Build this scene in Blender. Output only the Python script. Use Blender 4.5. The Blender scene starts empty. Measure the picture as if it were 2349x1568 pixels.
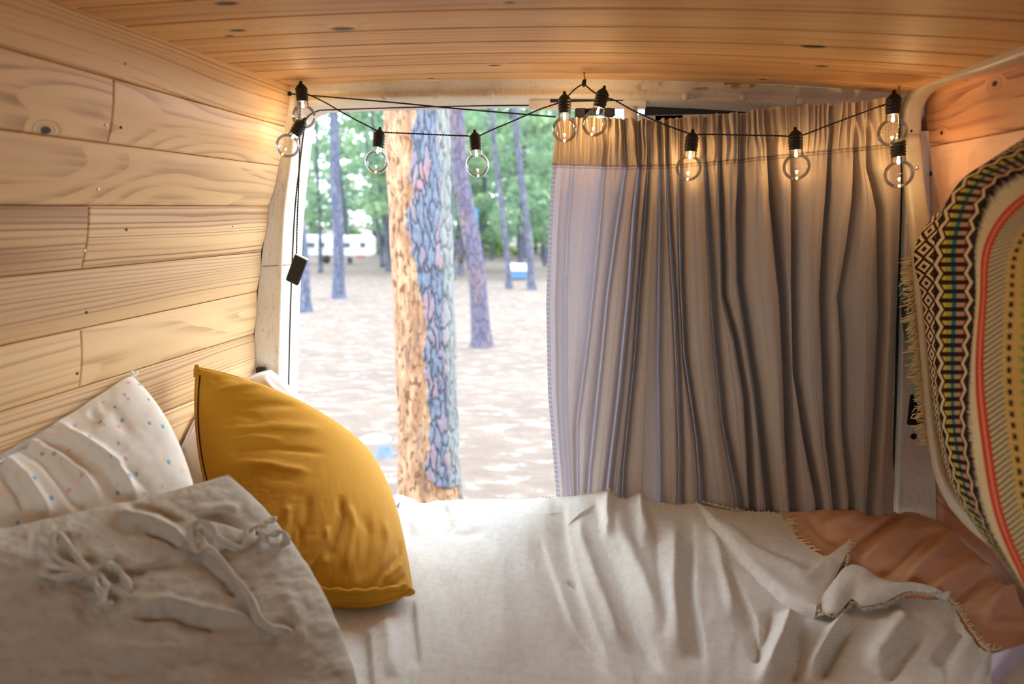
import bpy, math, random
import numpy as np
from mathutils import Vector

# ------------------------------------------------------------------ camera, world, light, exposure
SC = bpy.context.scene
COL = SC.collection
random.seed(7)
RNG = np.random.RandomState(11)
F = 1566.0
PITCH = math.atan(314 / F)
YAW = math.atan(256 * math.cos(PITCH) / F)
EYE = np.array([0.0, 0.0, 1.6])
cp_, sp_, cy_, sy_ = math.cos(PITCH), math.sin(PITCH), math.cos(YAW), math.sin(YAW)
FW = np.array([-sy_ * cp_, cy_ * cp_, -sp_]); RT = np.array([cy_, sy_, 0.0]); UP = np.cross(RT, FW)

cam_d = bpy.data.cameras.new('camera'); cam = bpy.data.objects.new('camera', cam_d); COL.objects.link(cam)
cam_d.sensor_width = 36; cam_d.sensor_fit = 'HORIZONTAL'; cam_d.lens = 24.0
cam.location = EYE; cam.rotation_euler = (math.pi / 2 - PITCH, 0, YAW)
cam_d.clip_start = 0.02; cam_d.clip_end = 600
cam_d.dof.use_dof = True; cam_d.dof.focus_distance = 1.6; cam_d.dof.aperture_fstop = 2.4
SC.camera = cam

SC.view_settings.view_transform = 'Standard'; SC.view_settings.look = 'None'
SC.view_settings.gamma = 1; SC.view_settings.use_curve_mapping = False
SC.view_settings.exposure = 0.85
SC.cycles.max_bounces = 10; SC.cycles.diffuse_bounces = 5; SC.cycles.transparent_max_bounces = 24
SC.cycles.glossy_bounces = 4; SC.cycles.transmission_bounces = 6
SC.cycles.caustics_reflective = False; SC.cycles.caustics_refractive = False
SC.cycles.sample_clamp_indirect = 4.0

world = bpy.data.worlds.new('sky'); SC.world = world; world.use_nodes = True
wn = world.node_tree; wn.nodes.clear()
w_out = wn.nodes.new('ShaderNodeOutputWorld'); w_bg = wn.nodes.new('ShaderNodeBackground')
w_tc = wn.nodes.new('ShaderNodeTexCoord'); w_sep = wn.nodes.new('ShaderNodeSeparateXYZ')
w_rp = wn.nodes.new('ShaderNodeValToRGB')
w_rp.color_ramp.elements[0].position = 0.45; w_rp.color_ramp.elements[0].color = (0.86, 0.93, 1.0, 1)
w_rp.color_ramp.elements[1].position = 0.9; w_rp.color_ramp.elements[1].color = (0.62, 0.80, 1.0, 1)
wn.links.new(w_tc.outputs['Generated'], w_sep.inputs[0]); wn.links.new(w_sep.outputs[2], w_rp.inputs[0])
wn.links.new(w_rp.outputs[0], w_bg.inputs[0]); w_bg.inputs[1].default_value = 4.6
wn.links.new(w_bg.outputs[0], w_out.inputs[0])

sun_d = bpy.data.lights.new('sun', 'SUN'); sun_d.energy = 0.6; sun_d.angle = math.radians(25); sun_d.color = (1.0, 0.95, 0.88)
sun = bpy.data.objects.new('sun', sun_d); COL.objects.link(sun)
sun.rotation_euler = (math.radians(-38), math.radians(22), 0)

# added fill lamp behind the camera, standing in for daylight from the cab
cab_d = bpy.data.lights.new('cab_fill', 'AREA'); cab_d.shape = 'RECTANGLE'; cab_d.size = 1.1; cab_d.size_y = 0.35
cab_d.energy = 17.0; cab_d.color = (0.88, 0.95, 1.0)
cab = bpy.data.objects.new('cab_fill', cab_d); COL.objects.link(cab)
cab.location = (0.05, -2.4, 1.93); cab.rotation_euler = (math.radians(84), 0, 0)

def ray(px, py):
    return FW + RT * ((px - 1174.5) / F) + UP * ((784 - py) / F)
def aty(px, py, Y):
    d = ray(px, py); return EYE + d * (Y / d[1])
def atx(px, py, X):
    d = ray(px, py); return EYE + d * (X / d[0])
def atz(px, py, Z):
    d = ray(px, py); return EYE + d * ((Z - 1.6) / d[2])
def proj(P):
    V = np.asarray(P, float) - EYE
    dz = V @ FW
    return np.stack([1174.5 + F * (V @ RT) / dz, 784 - F * (V @ UP) / dz], -1)

# ------------------------------------------------------------------ numeric helpers
def _hash(ix, iy, s):
    n = (ix.astype(np.int64) * 374761393 + iy.astype(np.int64) * 668265263 + s * 974634777) & 0xffffffff
    n = ((n ^ (n >> 13)) * 1274126177) & 0xffffffff
    return ((n ^ (n >> 16)) & 0xffff) / 65535.0
def vnoise(x, y, s=0):
    ix, iy = np.floor(x), np.floor(y); fx, fy = x - ix, y - iy
    ux, uy = fx * fx * (3 - 2 * fx), fy * fy * (3 - 2 * fy)
    a = _hash(ix, iy, s); b = _hash(ix + 1, iy, s); c = _hash(ix, iy + 1, s); d = _hash(ix + 1, iy + 1, s)
    return (a + (b - a) * ux) * (1 - uy) + (c + (d - c) * ux) * uy
def fbm(x, y, s=0, o=3):
    r = 0; a = 1; t = 0
    for k in range(o):
        r = r + a * (vnoise(x * 2 ** k + 13.1 * k, y * 2 ** k + 7.7 * k, s + k) * 2 - 1); t += a; a *= 0.5
    return r / t
def sstep(a, b, x):
    t = np.clip((x - a) / (b - a), 0, 1); return t * t * (3 - 2 * t)
def relief(P, creases):
    """P: Nx2 points; creases: (polyline, width, amplitude[, kind]); kind r = round ridge, s = one-sided step"""
    out = np.zeros(len(P))
    for c in creases:
        pl = np.array(c[0], float); w = c[1]; amp = c[2]; kind = c[3] if len(c) > 3 else 'r'
        best = np.full(len(P), 1e9); tt = np.zeros(len(P)); sg = np.zeros(len(P))
        seg = np.linalg.norm(np.diff(pl, axis=0), axis=1); cum = np.concatenate([[0], np.cumsum(seg)])
        for i in range(len(pl) - 1):
            a, b = pl[i], pl[i + 1]; ab = b - a
            t = np.clip(((P - a) @ ab) / (ab @ ab), 0, 1)
            q = P - (a + t[:, None] * ab); d = np.hypot(q[:, 0], q[:, 1])
            m = d < best
            best[m] = d[m]; tt[m] = (cum[i] + t[m] * seg[i]) / cum[-1]
            sg[m] = np.sign(ab[0] * q[m, 1] - ab[1] * q[m, 0])
        fade = sstep(0, 0.22, tt) * sstep(0, 0.22, 1 - tt) if kind != 'f' else 1.0
        if kind in ('r', 'f'):
            out += amp * fade * np.exp(-(best / w) ** 2)
        else:   # step: sharp on one side, long ramp on the other
            sd = best * sg
            prof = np.where(sd > 0, np.exp(-(sd / (w * 3)) ** 2), np.exp(-(sd / (w * 0.6)) ** 2))
            out += amp * fade * prof
    return out
def polyinterp(pl, t):
    pl = np.array(pl, float); return np.stack([np.interp(t, np.linspace(0, 1, len(pl)), pl[:, k]) for k in range(pl.shape[1])], -1)
def spline(pl, n):
    """Catmull-Rom through the points"""
    P = np.array(pl, float); Q = np.vstack([2 * P[0] - P[1], P, 2 * P[-1] - P[-2]])
    out = []
    m = len(P) - 1
    for k in range(n):
        t = k / (n - 1) * m; i = min(int(t), m - 1); f = t - i
        a, b, c, d = Q[i], Q[i + 1], Q[i + 2], Q[i + 3]
        out.append(0.5 * ((2 * b) + (-a + c) * f + (2 * a - 5 * b + 4 * c - d) * f * f + (-a + 3 * b - 3 * c + d) * f ** 3))
    return np.array(out)
def c(r, g, b):
    f = lambda v: (v / 255 / 12.92) if v / 255 <= 0.04045 else ((v / 255 + 0.055) / 1.055) ** 2.4
    return (f(r), f(g), f(b), 1.0)

# ------------------------------------------------------------------ object helpers
def mesh_obj(name, verts, faces, mat=None, parent=None, uv=None, attrs=None, smooth=True, loc=None):
    me = bpy.data.meshes.new(name)
    verts = np.asarray(verts, float)
    org = np.zeros(3) if loc is None else np.asarray(loc, float)
    me.from_pydata((verts - org).tolist(), [], [tuple(int(i) for i in f) for f in faces])
    if uv is not None:
        lay = me.uv_layers.new(name='UVMap')
        li = np.zeros(len(me.loops), dtype=np.int32); me.loops.foreach_get('vertex_index', li)
        lay.data.foreach_set('uv', np.asarray(uv, float)[li].ravel())
    for k, v in (attrs or {}).items():
        at = me.attributes.new(k, 'FLOAT', 'POINT'); at.data.foreach_set('value', np.asarray(v, float).ravel())
    if smooth: me.polygons.foreach_set('use_smooth', [True] * len(me.polygons))
    me.update()
    o = bpy.data.objects.new(name, me); COL.objects.link(o)
    if mat: me.materials.append(mat)
    if parent is not None:
        o.parent = parent
        o.location = org - np.array(world_loc(parent))
    else:
        o.location = org
    return o
def world_loc(o):
    l = Vector(o.location)
    while o.parent is not None:
        o = o.parent; l = l + o.location
    return l
def thing(name, label, cat, loc=(0, 0, 0), group=None):
    o = bpy.data.objects.new(name, None); COL.objects.link(o); o.location = Vector(loc); o.empty_display_size = 0.05
    o['label'] = label; o['category'] = cat
    if group: o['group'] = group
    return o
def tag(o, label, cat, group=None, kind=None):
    o['label'] = label; o['category'] = cat
    if group: o['group'] = group
    if kind: o['kind'] = kind
    return o
def struct(o, label=None):
    o['kind'] = 'structure'
    if label: o['label'] = label
    return o
def grid_faces(nu, nv, off=0, flip=False):
    i, j = np.meshgrid(np.arange(nu - 1), np.arange(nv - 1), indexing='ij'); i = i.ravel(); j = j.ravel()
    a = i * nv + j + off; f = np.stack([a, a + nv, a + nv + 1, a + 1], -1)
    return f[:, ::-1] if flip else f
def normals_grid(P):
    du = np.gradient(P, axis=0); dv = np.gradient(P, axis=1); n = np.cross(du, dv)
    return n / (np.linalg.norm(n, axis=-1, keepdims=True) + 1e-12)
class MB:
    """collects simple solids into one mesh"""
    def __init__(s): s.v = []; s.f = []
    def add(s, v, f):
        o = len(s.v); s.v.extend([tuple(x) for x in v]); s.f.extend([tuple(int(i) + o for i in q) for q in f])
        return s
    def box(s, lo, hi, rot=None, bev=0.0):
        lo, hi = np.minimum(lo, hi).astype(float), np.maximum(lo, hi).astype(float)
        ce = (lo + hi) / 2; h = (hi - lo) / 2; b = min(bev, h.min() * 0.95)
        v = []; f = []
        if b <= 0:
            v = [[x, y, z] for x in (-1, 1) for y in (-1, 1) for z in (-1, 1)]
            v = np.array(v) * h
            f = [(0, 1, 3, 2), (4, 6, 7, 5), (0, 4, 5, 1), (2, 3, 7, 6), (0, 2, 6, 4), (1, 5, 7, 3)]
        else:
            idx = {}
            for x in (-1, 1):
                for y in (-1, 1):
                    for z in (-1, 1):
                        for ax in range(3):
                            q = np.array([x, y, z]) * (h - b); q[ax] = (x, y, z)[ax] * h[ax]
                            idx[(x, y, z, ax)] = len(v); v.append(q)
            for ax in range(3):
                o1, o2 = [(1, 2), (2, 0), (0, 1)][ax]
                for s_ in (-1, 1):
                    q = []
                    for a, d in ((-1, -1), (1, -1), (1, 1), (-1, 1)):
                        k = [0, 0, 0]; k[ax] = s_; k[o1] = a; k[o2] = d; q.append(idx[(*k, ax)])
                    f.append(q if s_ > 0 else q[::-1])
                for a in (-1, 1):
                    for d in (-1, 1):
                        k0 = [0, 0, 0]; k1 = [0, 0, 0]; k0[ax] = -1; k1[ax] = 1
                        k0[o1] = k1[o1] = a; k0[o2] = k1[o2] = d
                        q = [idx[(*k0, o1)], idx[(*k1, o1)], idx[(*k1, o2)], idx[(*k0, o2)]]
                        f.append(q if a * d > 0 else q[::-1])
            for x in (-1, 1):
                for y in (-1, 1):
                    for z in (-1, 1):
                        q = [idx[(x, y, z, 0)], idx[(x, y, z, 1)], idx[(x, y, z, 2)]]
                        f.append(q if x * y * z > 0 else q[::-1])
            v = np.array(v)
        if rot is not None: v = v @ np.array(rot).T
        return s.add(v + ce, f)
    def tube(s, path, r, n=8, r2=None, cap=True, up=(0, 0, 1), square=False):
        P = np.array(path, float); m = len(P); R = np.broadcast_to(np.array(r, float), (m,)); R2 = R if r2 is None else np.broadcast_to(np.array(r2, float), (m,))
        T = np.gradient(P, axis=0); T /= np.linalg.norm(T, axis=1, keepdims=True) + 1e-12
        u = np.array(up, float)
        if abs(u @ T[0]) > 0.95: u = np.array([1.0, 0, 0])
        a = np.linspace(0, 2 * math.pi, n, endpoint=False)
        ca, sa = np.cos(a), np.sin(a)
        if square:
            k = 1 / (np.abs(ca) ** 6 + np.abs(sa) ** 6) ** (1 / 6); ca, sa = ca * k, sa * k
        v = []
        for i in range(m):
            u = u - T[i] * (u @ T[i]); u /= np.linalg.norm(u) + 1e-12; w = np.cross(T[i], u)
            v.append(P[i] + np.outer(ca * R[i], u) + np.outer(sa * R2[i], w))
        v = np.concatenate(v); f = []
        for i in range(m - 1):
            for j in range(n):
                k = (j + 1) % n; f.append((i * n + j, i * n + k, (i + 1) * n + k, (i + 1) * n + j))
        if cap: f.append(tuple(range(n))[::-1]); f.append(tuple((m - 1) * n + j for j in range(n)))
        return s.add(v, f)
    def lathe(s, prof, org=(0, 0, 0), axis=(0, 0, 1), n=20):
        ax = np.array(axis, float); ax /= np.linalg.norm(ax)
        u = np.cross(ax, [0, 1, 0]); u = u / np.linalg.norm(u) if np.linalg.norm(u) > .01 else np.array([1., 0, 0]); w = np.cross(ax, u)
        v = []
        for r, h in prof:
            for k in range(n):
                t = 2 * math.pi * k / n; v.append(np.array(org) + ax * h + (u * math.cos(t) + w * math.sin(t)) * r)
        f = [(i * n + j, i * n + (j + 1) % n, (i + 1) * n + (j + 1) % n, (i + 1) * n + j) for i in range(len(prof) - 1) for j in range(n)]
        if prof[0][0] > 1e-4: f.append(tuple(range(n))[::-1])
        if prof[-1][0] > 1e-4: f.append(tuple((len(prof) - 1) * n + j for j in range(n)))
        return s.add(v, f)
    def build(s, name, mat, parent=None, smooth=True, loc=None):
        return mesh_obj(name, s.v, s.f, mat, parent, smooth=smooth, loc=loc)

# ------------------------------------------------------------------ shader helpers
class Mat:
    def __init__(s, name):
        s.m = bpy.data.materials.new(name); s.m.use_nodes = True; s.t = s.m.node_tree; s.t.nodes.clear()
        s.out = s.t.nodes.new('ShaderNodeOutputMaterial')
    def node(s, typ, **kw):
        n = s.t.nodes.new(typ)
        for k, v in kw.items(): setattr(n, k, v)
        return n
    def link(s, a, b): s.t.links.new(a, b)
    def put(s, inp, v):
        if isinstance(v, X): s.link(v.s, inp)
        elif hasattr(v, 'is_output'): s.link(v, inp)
        else: inp.default_value = v
    def attr(s, name): return X(s, s.node('ShaderNodeAttribute', attribute_name=name).outputs['Fac'])
    def uv(s):
        n = s.node('ShaderNodeSeparateXYZ'); s.link(s.node('ShaderNodeUVMap').outputs[0], n.inputs[0])
        return X(s, n.outputs[0]), X(s, n.outputs[1])
    def obj(s):
        n = s.node('ShaderNodeSeparateXYZ'); s.link(s.node('ShaderNodeTexCoord').outputs['Object'], n.inputs[0])
        return X(s, n.outputs[0]), X(s, n.outputs[1]), X(s, n.outputs[2])
    def vec(s, x, y=0.0, z=0.0):
        n = s.node('ShaderNodeCombineXYZ')
        for i, v in enumerate((x, y, z)): s.put(n.inputs[i], v)
        return n.outputs[0]
    def noise(s, v, scale=1.0, detail=2.0, rough=0.5):
        n = s.node('ShaderNodeTexNoise'); s.link(v, n.inputs['Vector']); n.inputs['Scale'].default_value = scale
        n.inputs['Detail'].default_value = detail; n.inputs['Roughness'].default_value = rough
        return X(s, n.outputs['Fac'])
    def voro(s, v, scale=1.0, feature='F1', out='Distance'):
        n = s.node('ShaderNodeTexVoronoi', feature=feature); s.link(v, n.inputs['Vector']); n.inputs['Scale'].default_value = scale
        return X(s, n.outputs[out])
    def ss(s, a, b, x):
        n = s.node('ShaderNodeMapRange', interpolation_type='SMOOTHSTEP')
        s.put(n.inputs['Value'], x); n.inputs['From Min'].default_value = a; n.inputs['From Max'].default_value = b
        return X(s, n.outputs[0])
    def mix(s, f, a, b):
        n = s.node('ShaderNodeMix', data_type='RGBA'); s.put(n.inputs[0], f); s.put(n.inputs[6], a); s.put(n.inputs[7], b)
        return n.outputs[2]
    def pbsdf(s, col, rough=0.6, bump=None, bs=0.3, bd=0.001, **kw):
        n = s.node('ShaderNodeBsdfPrincipled'); s.put(n.inputs['Base Color'], col); s.put(n.inputs['Roughness'], rough)
        for k, v in kw.items(): s.put(n.inputs[k], v)
        if bump is not None:
            b = s.node('ShaderNodeBump'); b.inputs['Strength'].default_value = bs; b.inputs['Distance'].default_value = bd
            s.put(b.inputs['Height'], bump); s.link(b.outputs[0], n.inputs['Normal'])
        return n.outputs[0]
    def done(s, sh): s.link(sh, s.out.inputs[0]); return s.m
class X:
    def __init__(s, m, sock): s.m = m; s.s = sock
    def op(s, o, b=None, rev=False):
        n = s.m.node('ShaderNodeMath', operation=o)
        if rev: s.m.put(n.inputs[0], b); s.m.put(n.inputs[1], s)
        else:
            s.m.put(n.inputs[0], s)
            if b is not None: s.m.put(n.inputs[1], b)
        return X(s.m, n.outputs[0])
    def __add__(s, b): return s.op('ADD', b)
    __radd__ = __add__
    def __mul__(s, b): return s.op('MULTIPLY', b)
    __rmul__ = __mul__
    def __sub__(s, b): return s.op('SUBTRACT', b)
    def __rsub__(s, b): return s.op('SUBTRACT', b, True)
    def __truediv__(s, b): return s.op('DIVIDE', b)
    def frac(s): return s.op('FRACT')
    def floor(s): return s.op('FLOOR')
    def abs(s): return s.op('ABSOLUTE')
    def sin(s): return s.op('SINE')
    def sqrt(s): return s.op('SQRT')
    def pow(s, b): return s.op('POWER', b)
    def max(s, b): return s.op('MAXIMUM', b)
    def min(s, b): return s.op('MINIMUM', b)
    def gt(s, b): return s.op('GREATER_THAN', b)
    def lt(s, b): return s.op('LESS_THAN', b)
    def exp(s): return s.op('EXPONENT')
    def tri(s): return (s.frac() - 0.5).abs() * 2.0

def plain(name, col, rough=0.6, metal=0.0, noise_amt=0.08, nscale=40, **kw):
    m = Mat(name); x, y, z = m.obj()
    n = m.noise(m.vec(x, y, z), nscale, 3)
    colr = m.mix((n - 0.3) * (noise_amt * 5), col, tuple(v * 0.7 for v in col[:3]) + (1,))
    return m.done(m.pbsdf(colr, rough, bump=n, bs=0.1, bd=0.0008, Metallic=metal, **kw))

def wood(name, light, mid, dark, rough=0.45, lm=0.32, knots=(), knot_col=(0.03, 0.015, 0.008, 1)):
    m = Mat(name); u, v = m.uv(); lite = m.attr('lite'); A = m.attr('ga'); B = m.attr('gb'); tone = m.attr('tone'); bid = m.attr('bid')
    off = bid * 17.3
    n = m.noise(m.vec(u * 1.3, v * 5.5, off), 1.0, 1.2, 0.4)
    n2 = m.noise(m.vec(u * 3.0, v * 9.0, off + 5.0), 1.0, 2.0)
    wob = m.noise(m.vec(u * 0.35, v * 26.0, off + 2.0), 1.0, 1.0)
    f = n * A + v * B + n2 * 0.5 + wob * B * 0.035
    core = None
    for (ku, kv, r) in knots:
        du = (u - ku) / (r * 1.9); dv = (v - kv) / r
        d = (du * du + dv * dv).sqrt()
        g = (d * d * -0.35).exp()
        f = f + g * 3.0
        k = 1.0 - m.ss(0.55, 1.05, d + n2 * 0.3 - 0.15)
        core = k if core is None else core.max(k)
    r = f.frac()
    lv = m.noise(m.vec(u * 0.9, v * 70.0, off + 6.0), 1.0, 1.0)
    line = m.ss(0.45, 0.92, r) * (1.0 - m.ss(0.95, 1.0, r)) * m.ss(0.30, 0.62, lv)
    fine = m.noise(m.vec(u * 6.0, v * 420.0, off), 1.0, 3.0)
    streak = m.noise(m.vec(u * 0.7, v * 22.0, off + 9.0), 1.0, 2.0)
    wide = m.noise(m.vec(u * 0.5, v * 9.0, off + 3.0), 1.0, 1.0)
    colr = m.mix(m.ss(0.35, 0.7, streak) * 0.6, light, mid)
    colr = m.mix((line * (lm + tone * 0.55)).min(1.0), colr, dark)
    colr = m.mix(m.ss(0.42, 0.62, wide) * tone * 0.55, colr, dark)
    colr = m.mix((fine - 0.5).abs() * 0.35, colr, dark)
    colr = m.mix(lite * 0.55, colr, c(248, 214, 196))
    if core is not None: colr = m.mix(core, colr, knot_col)
    h = fine * 0.5 - line * 0.15
    return m.done(m.pbsdf(colr, rough, bump=h, bs=0.10, bd=0.0004, **{'Specular IOR Level': 0.3}))

def cloth(name, col, col2, weave=900.0, rough=0.9, bs=0.4, bd=0.0006, transl=0.0, tcol=None, sheen=0.04, dots=False, slub=0.4):
    m = Mat(name); u, v = m.uv()
    wx = (u * weave * 6.2832).sin(); wy = (v * weave * 6.2832).sin()
    w = wx * wy
    n = m.noise(m.vec(u * 60.0, v * 60.0), 1.0, 4.0, 0.6)
    t1 = m.noise(m.vec(u * weave * 0.9, v * 12.0), 1.0, 2.0); t2 = m.noise(m.vec(u * 12.0, v * weave * 0.9), 1.0, 2.0)
    f = (t1 + t2) * 0.5
    colr = m.mix(m.ss(0.35, 0.7, n) * slub + (f - 0.5) * 0.9 + (m.ss(0.15, 0.9, w * -1.0) * 0.6 if weave < 400 else 0.0), col, col2)
    if dots:
        for sd, dc, sc in ((0.0, c(120, 175, 205), 24.0), (0.37, c(225, 165, 190), 24.0), (0.71, c(236, 210, 170), 18.0)):
            d = m.voro(m.vec(u * sc + sd * 7.0, v * sc + sd * 3.0), 1.0)
            colr = m.mix((1.0 - m.ss(0.11, 0.16, d)) * 0.9, colr, dc)
    sh = m.pbsdf(colr, rough, bump=w * 0.5 + f * 1.2, bs=bs, bd=bd, **{'Sheen Weight': sheen, 'Sheen Roughness': 0.6, 'Specular IOR Level': 0.2})
    if transl > 0:
        tr = m.node('ShaderNodeBsdfTranslucent'); m.put(tr.inputs[0], tcol or col)
        mx = m.node('ShaderNodeMixShader'); mx.inputs[0].default_value = transl
        m.link(sh, mx.inputs[1]); m.link(tr.outputs[0], mx.inputs[2]); sh = mx.outputs[0]
    return m.done(sh)

M = {}
M['black'] = plain('black_plastic', c(8, 8, 9), 0.5, nscale=80)
M['cord'] = plain('black_cord', c(7, 7, 8), 0.6)
M['rubber'] = plain('rubber_seal', c(22, 24, 28), 0.6)
M['white_plastic'] = plain('white_plastic', c(225, 225, 222), 0.4)
M['steel'] = plain('screw_steel', c(190, 190, 190), 0.3, 1.0)
M['brass'] = plain('hook_brass', c(140, 100, 60), 0.4, 1.0)
M['tube_paint'] = plain('cream_enamel', c(196, 188, 170), 0.38, nscale=25)
M['sage'] = plain('sage_plastic', c(150, 175, 155), 0.6)
M['seam_shade'] = plain('seam_shade_brown', c(40, 26, 16), 0.9)  # dark brown puts the shade behind the board seams into the colour
M['hole_shade'] = plain('hole_shade_black', c(8, 8, 10), 0.8)  # near-black stands in for the shade inside holes; pieces sit on the surface

def van_paint():
    m = Mat('cream_van_paint'); x, y, z = m.obj()
    n = m.noise(m.vec(x, y, z), 7.0, 4.0); g = m.noise(m.vec(x * 1.0, y, z * 2.2), 26.0, 3.0)
    col = m.mix(m.ss(0.4, 0.75, n) * 0.35, c(226, 220, 206), c(196, 184, 160))
    # old glue stains along the top edge of the header
    band = m.ss(1.855, 1.862, z) * (1.0 - m.ss(1.873, 1.88, z)) * m.ss(0.0, 0.05, x) * (1.0 - m.ss(0.36, 0.42, x))
    col = m.mix(m.ss(0.55, 0.60, g) * band * 0.9, col, c(176, 128, 48))
    s = m.noise(m.vec(x * 9.0, y * 9.0, z * 1.5), 9.0, 2.0)
    col = m.mix((m.ss(0.49, 0.5, s) * (1.0 - m.ss(0.5, 0.51, s))) * 0.5, col, c(110, 95, 80))
    return m.done(m.pbsdf(col, 0.32))
M['van'] = van_paint()

# ------------------------------------------------------------------ wood-lined van shell
D = 1.67
def boards(name, recs, mat, thick=0.012, gap=0.0014, chamfer=0.0025, nseg=(24, 10)):
    """recs: dicts with P(s,t)->3D for s along the grain, t across; L,W in metres; ga,gb,tone; inward normal N"""
    V = []; Fc = []; UVs = []; A = {'ga': [], 'gb': [], 'tone': [], 'bid': [], 'lite': []}
    for k, r in enumerate(recs):
        L, W = r['L'], r['W']
        nu, nv = nseg
        s = np.concatenate([[0, 0], np.linspace(chamfer / L, 1 - chamfer / L, nu), [1, 1]])
        t = np.concatenate([[0, 0], np.linspace(chamfer / W, 1 - chamfer / W, nv), [1, 1]])
        s = gap / L / 2 + s * (1 - gap / L); t = gap / W / 2 + t * (1 - gap / W)
        depth_s = np.zeros(len(s)); depth_t = np.zeros(len(t))
        depth_s[[0, -1]] = thick; depth_s[[1, -2]] = chamfer * 0.6; depth_t[[0, -1]] = thick; depth_t[[1, -2]] = chamfer
        S, T = np.meshgrid(s, t, indexing='ij'); DD = np.maximum(depth_s[:, None], depth_t[None, :])
        P = r['P'](S.ravel(), T.ravel()) - np.array(r['N']) * DD.ravel()[:, None]
        off = len(V) and sum(len(q) for q in V)
        V.append(P); Fc.append(grid_faces(len(s), len(t), off, r.get('flip', False)))
        UVs.append(np.stack([r.get('u0', 0) + S.ravel() * L, r.get('v0', 0) + T.ravel() * W], -1))
        for a in ('ga', 'gb', 'tone'): A[a].append(np.full(len(P), r[a]))
        A['lite'].append(np.full(len(P), r.get('lite', 0.0)))
        A['bid'].append(np.full(len(P), r.get('bid', k * 1.37)))
    return mesh_obj(name, np.concatenate(V), np.concatenate(Fc), mat, uv=np.concatenate(UVs), attrs={k: np.concatenate(v) for k, v in A.items()}, smooth=False)

# left wall: measured seam heights at the door end (second point lies further forward on the same seam)
seam = [((667, 196), (194, 0)), ((655, 290), (0, 105)), ((640, 380), (0, 295)), ((617, 472), (0, 470)), ((600, 577), (0, 635)),
        ((590, 668), (0, 793)), ((583, 765), (0, 945))]
seams = []
for a, b in seam:
    P1 = aty(a[0], a[1], D); P0 = atx(b[0], b[1], P1[0])
    dirv = (P0 - P1) / (P1[1] - P0[1]); seams.append((P1, dirv))       # per metre towards the front
P1 = aty(583, 862, D); seams.append((P1, np.array([0, -1, 0.03])))
seams.append((np.array([-0.985, D, 1.03]), np.array([0, -1, 0.02])))
seams.append((np.array([-0.99, D, 0.90]), np.array([0, -1, 0.0])))
seams.append((np.array([-0.99, D, 0.62]), np.array([0, -1, 0.0])))
seams.append((np.array([-0.99, D, 0.30]), np.array([0, -1, 0.0])))
FRONT = 2.9   # boards run this far towards the cab
def wall_rec(i, y0, y1, **kw):     # y0,y1: distance from the door end
    (A1, da), (B1, db) = seams[i], seams[i + 1]
    def P(S, T):
        y = (y0 + (y1 - y0) * S)[:, None]; T = T[:, None]
        a = A1 + da * y; b = B1 + db * y; bow = 0.004 * np.sin(T * math.pi)
        return a * (1 - T) + b * T + np.array([1, 0, 0]) * bow
    W = np.linalg.norm(A1 - B1)
    d = dict(P=P, L=y1 - y0, W=W, N=(1, 0, 0.12), u0=y0, v0=i * 1.0, ga=14, gb=0, tone=0.2); d.update(kw); return d
def ydist(px, py, i):
    X = seams[i][0][0]; return D - atx(px, py, X)[1]
j1 = ydist(270, 260, 1); j3 = ydist(213, 540, 3); j5 = ydist(192, 810, 5)
Lrecs = [wall_rec(0, 0, FRONT, ga=5, gb=95, tone=0.42, bid=2.2),
         wall_rec(1, 0, j1, ga=15, gb=22, tone=0.15, bid=3.1), wall_rec(1, j1, FRONT, ga=17, gb=10, tone=0.35, bid=4.6),
         wall_rec(2, 0, FRONT, ga=16, gb=8, tone=0.22, bid=5.9),
         wall_rec(3, 0, j3, ga=2.2, gb=95, tone=0.95, bid=7.2), wall_rec(3, j3, FRONT, ga=3.5, gb=85, tone=1.2, bid=8.3),
         wall_rec(4, 0, FRONT, ga=3.5, gb=120, tone=0.5, bid=9.1),
         wall_rec(5, 0, j5, ga=13, gb=14, tone=0.12, bid=10.4), wall_rec(5, j5, FRONT, ga=3, gb=60, tone=0.15, bid=11.8),
         wall_rec(6, 0, FRONT, ga=2.5, gb=100, tone=0.5, bid=12.5), wall_rec(7, 0, FRONT, ga=3, gb=70, tone=0.4, bid=13.9),
         wall_rec(8, 0, FRONT, ga=3, gb=70, tone=0.4, bid=14.9), wall_rec(9, 0, FRONT, tone=0.3, bid=15.9), wall_rec(10, 0, FRONT, tone=0.3, bid=16.9)]
def wall_uv(px, py, i):
    (A1, da), (B1, db) = seams[i], seams[i + 1]
    P = atx(px, py, (A1[0] + B1[0]) / 2); y = D - P[1]; a = A1 + da * y; b = B1 + db * y
    t = (a[2] - P[2]) / (a[2] - b[2]); return (y, i * 1.0 + t * np.linalg.norm(A1 - B1))
kn = [(*wall_uv(118, 298, 1), 0.007), (*wall_uv(150, 375, 2), 0.012), (*wall_uv(175, 383, 2), 0.010), (*wall_uv(60, 420, 2), 0.006)]
M['pine_wall'] = wood('pine_wall_boards', c(240, 208, 158), c(230, 190, 136), c(134, 88, 58), 0.42, knots=[(kn[0][0], kn[0][1], 0.0065)])
M['pine_wall_knotty'] = M['pine_wall']
wl = boards('wall_left', Lrecs, M['pine_wall']); struct(wl, 'honey pine plank wall lining on the left of the van')
# dark knot in the second board
kP = atx(118, 298, (seams[1][0][0] + seams[2][0][0]) / 2)

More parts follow.
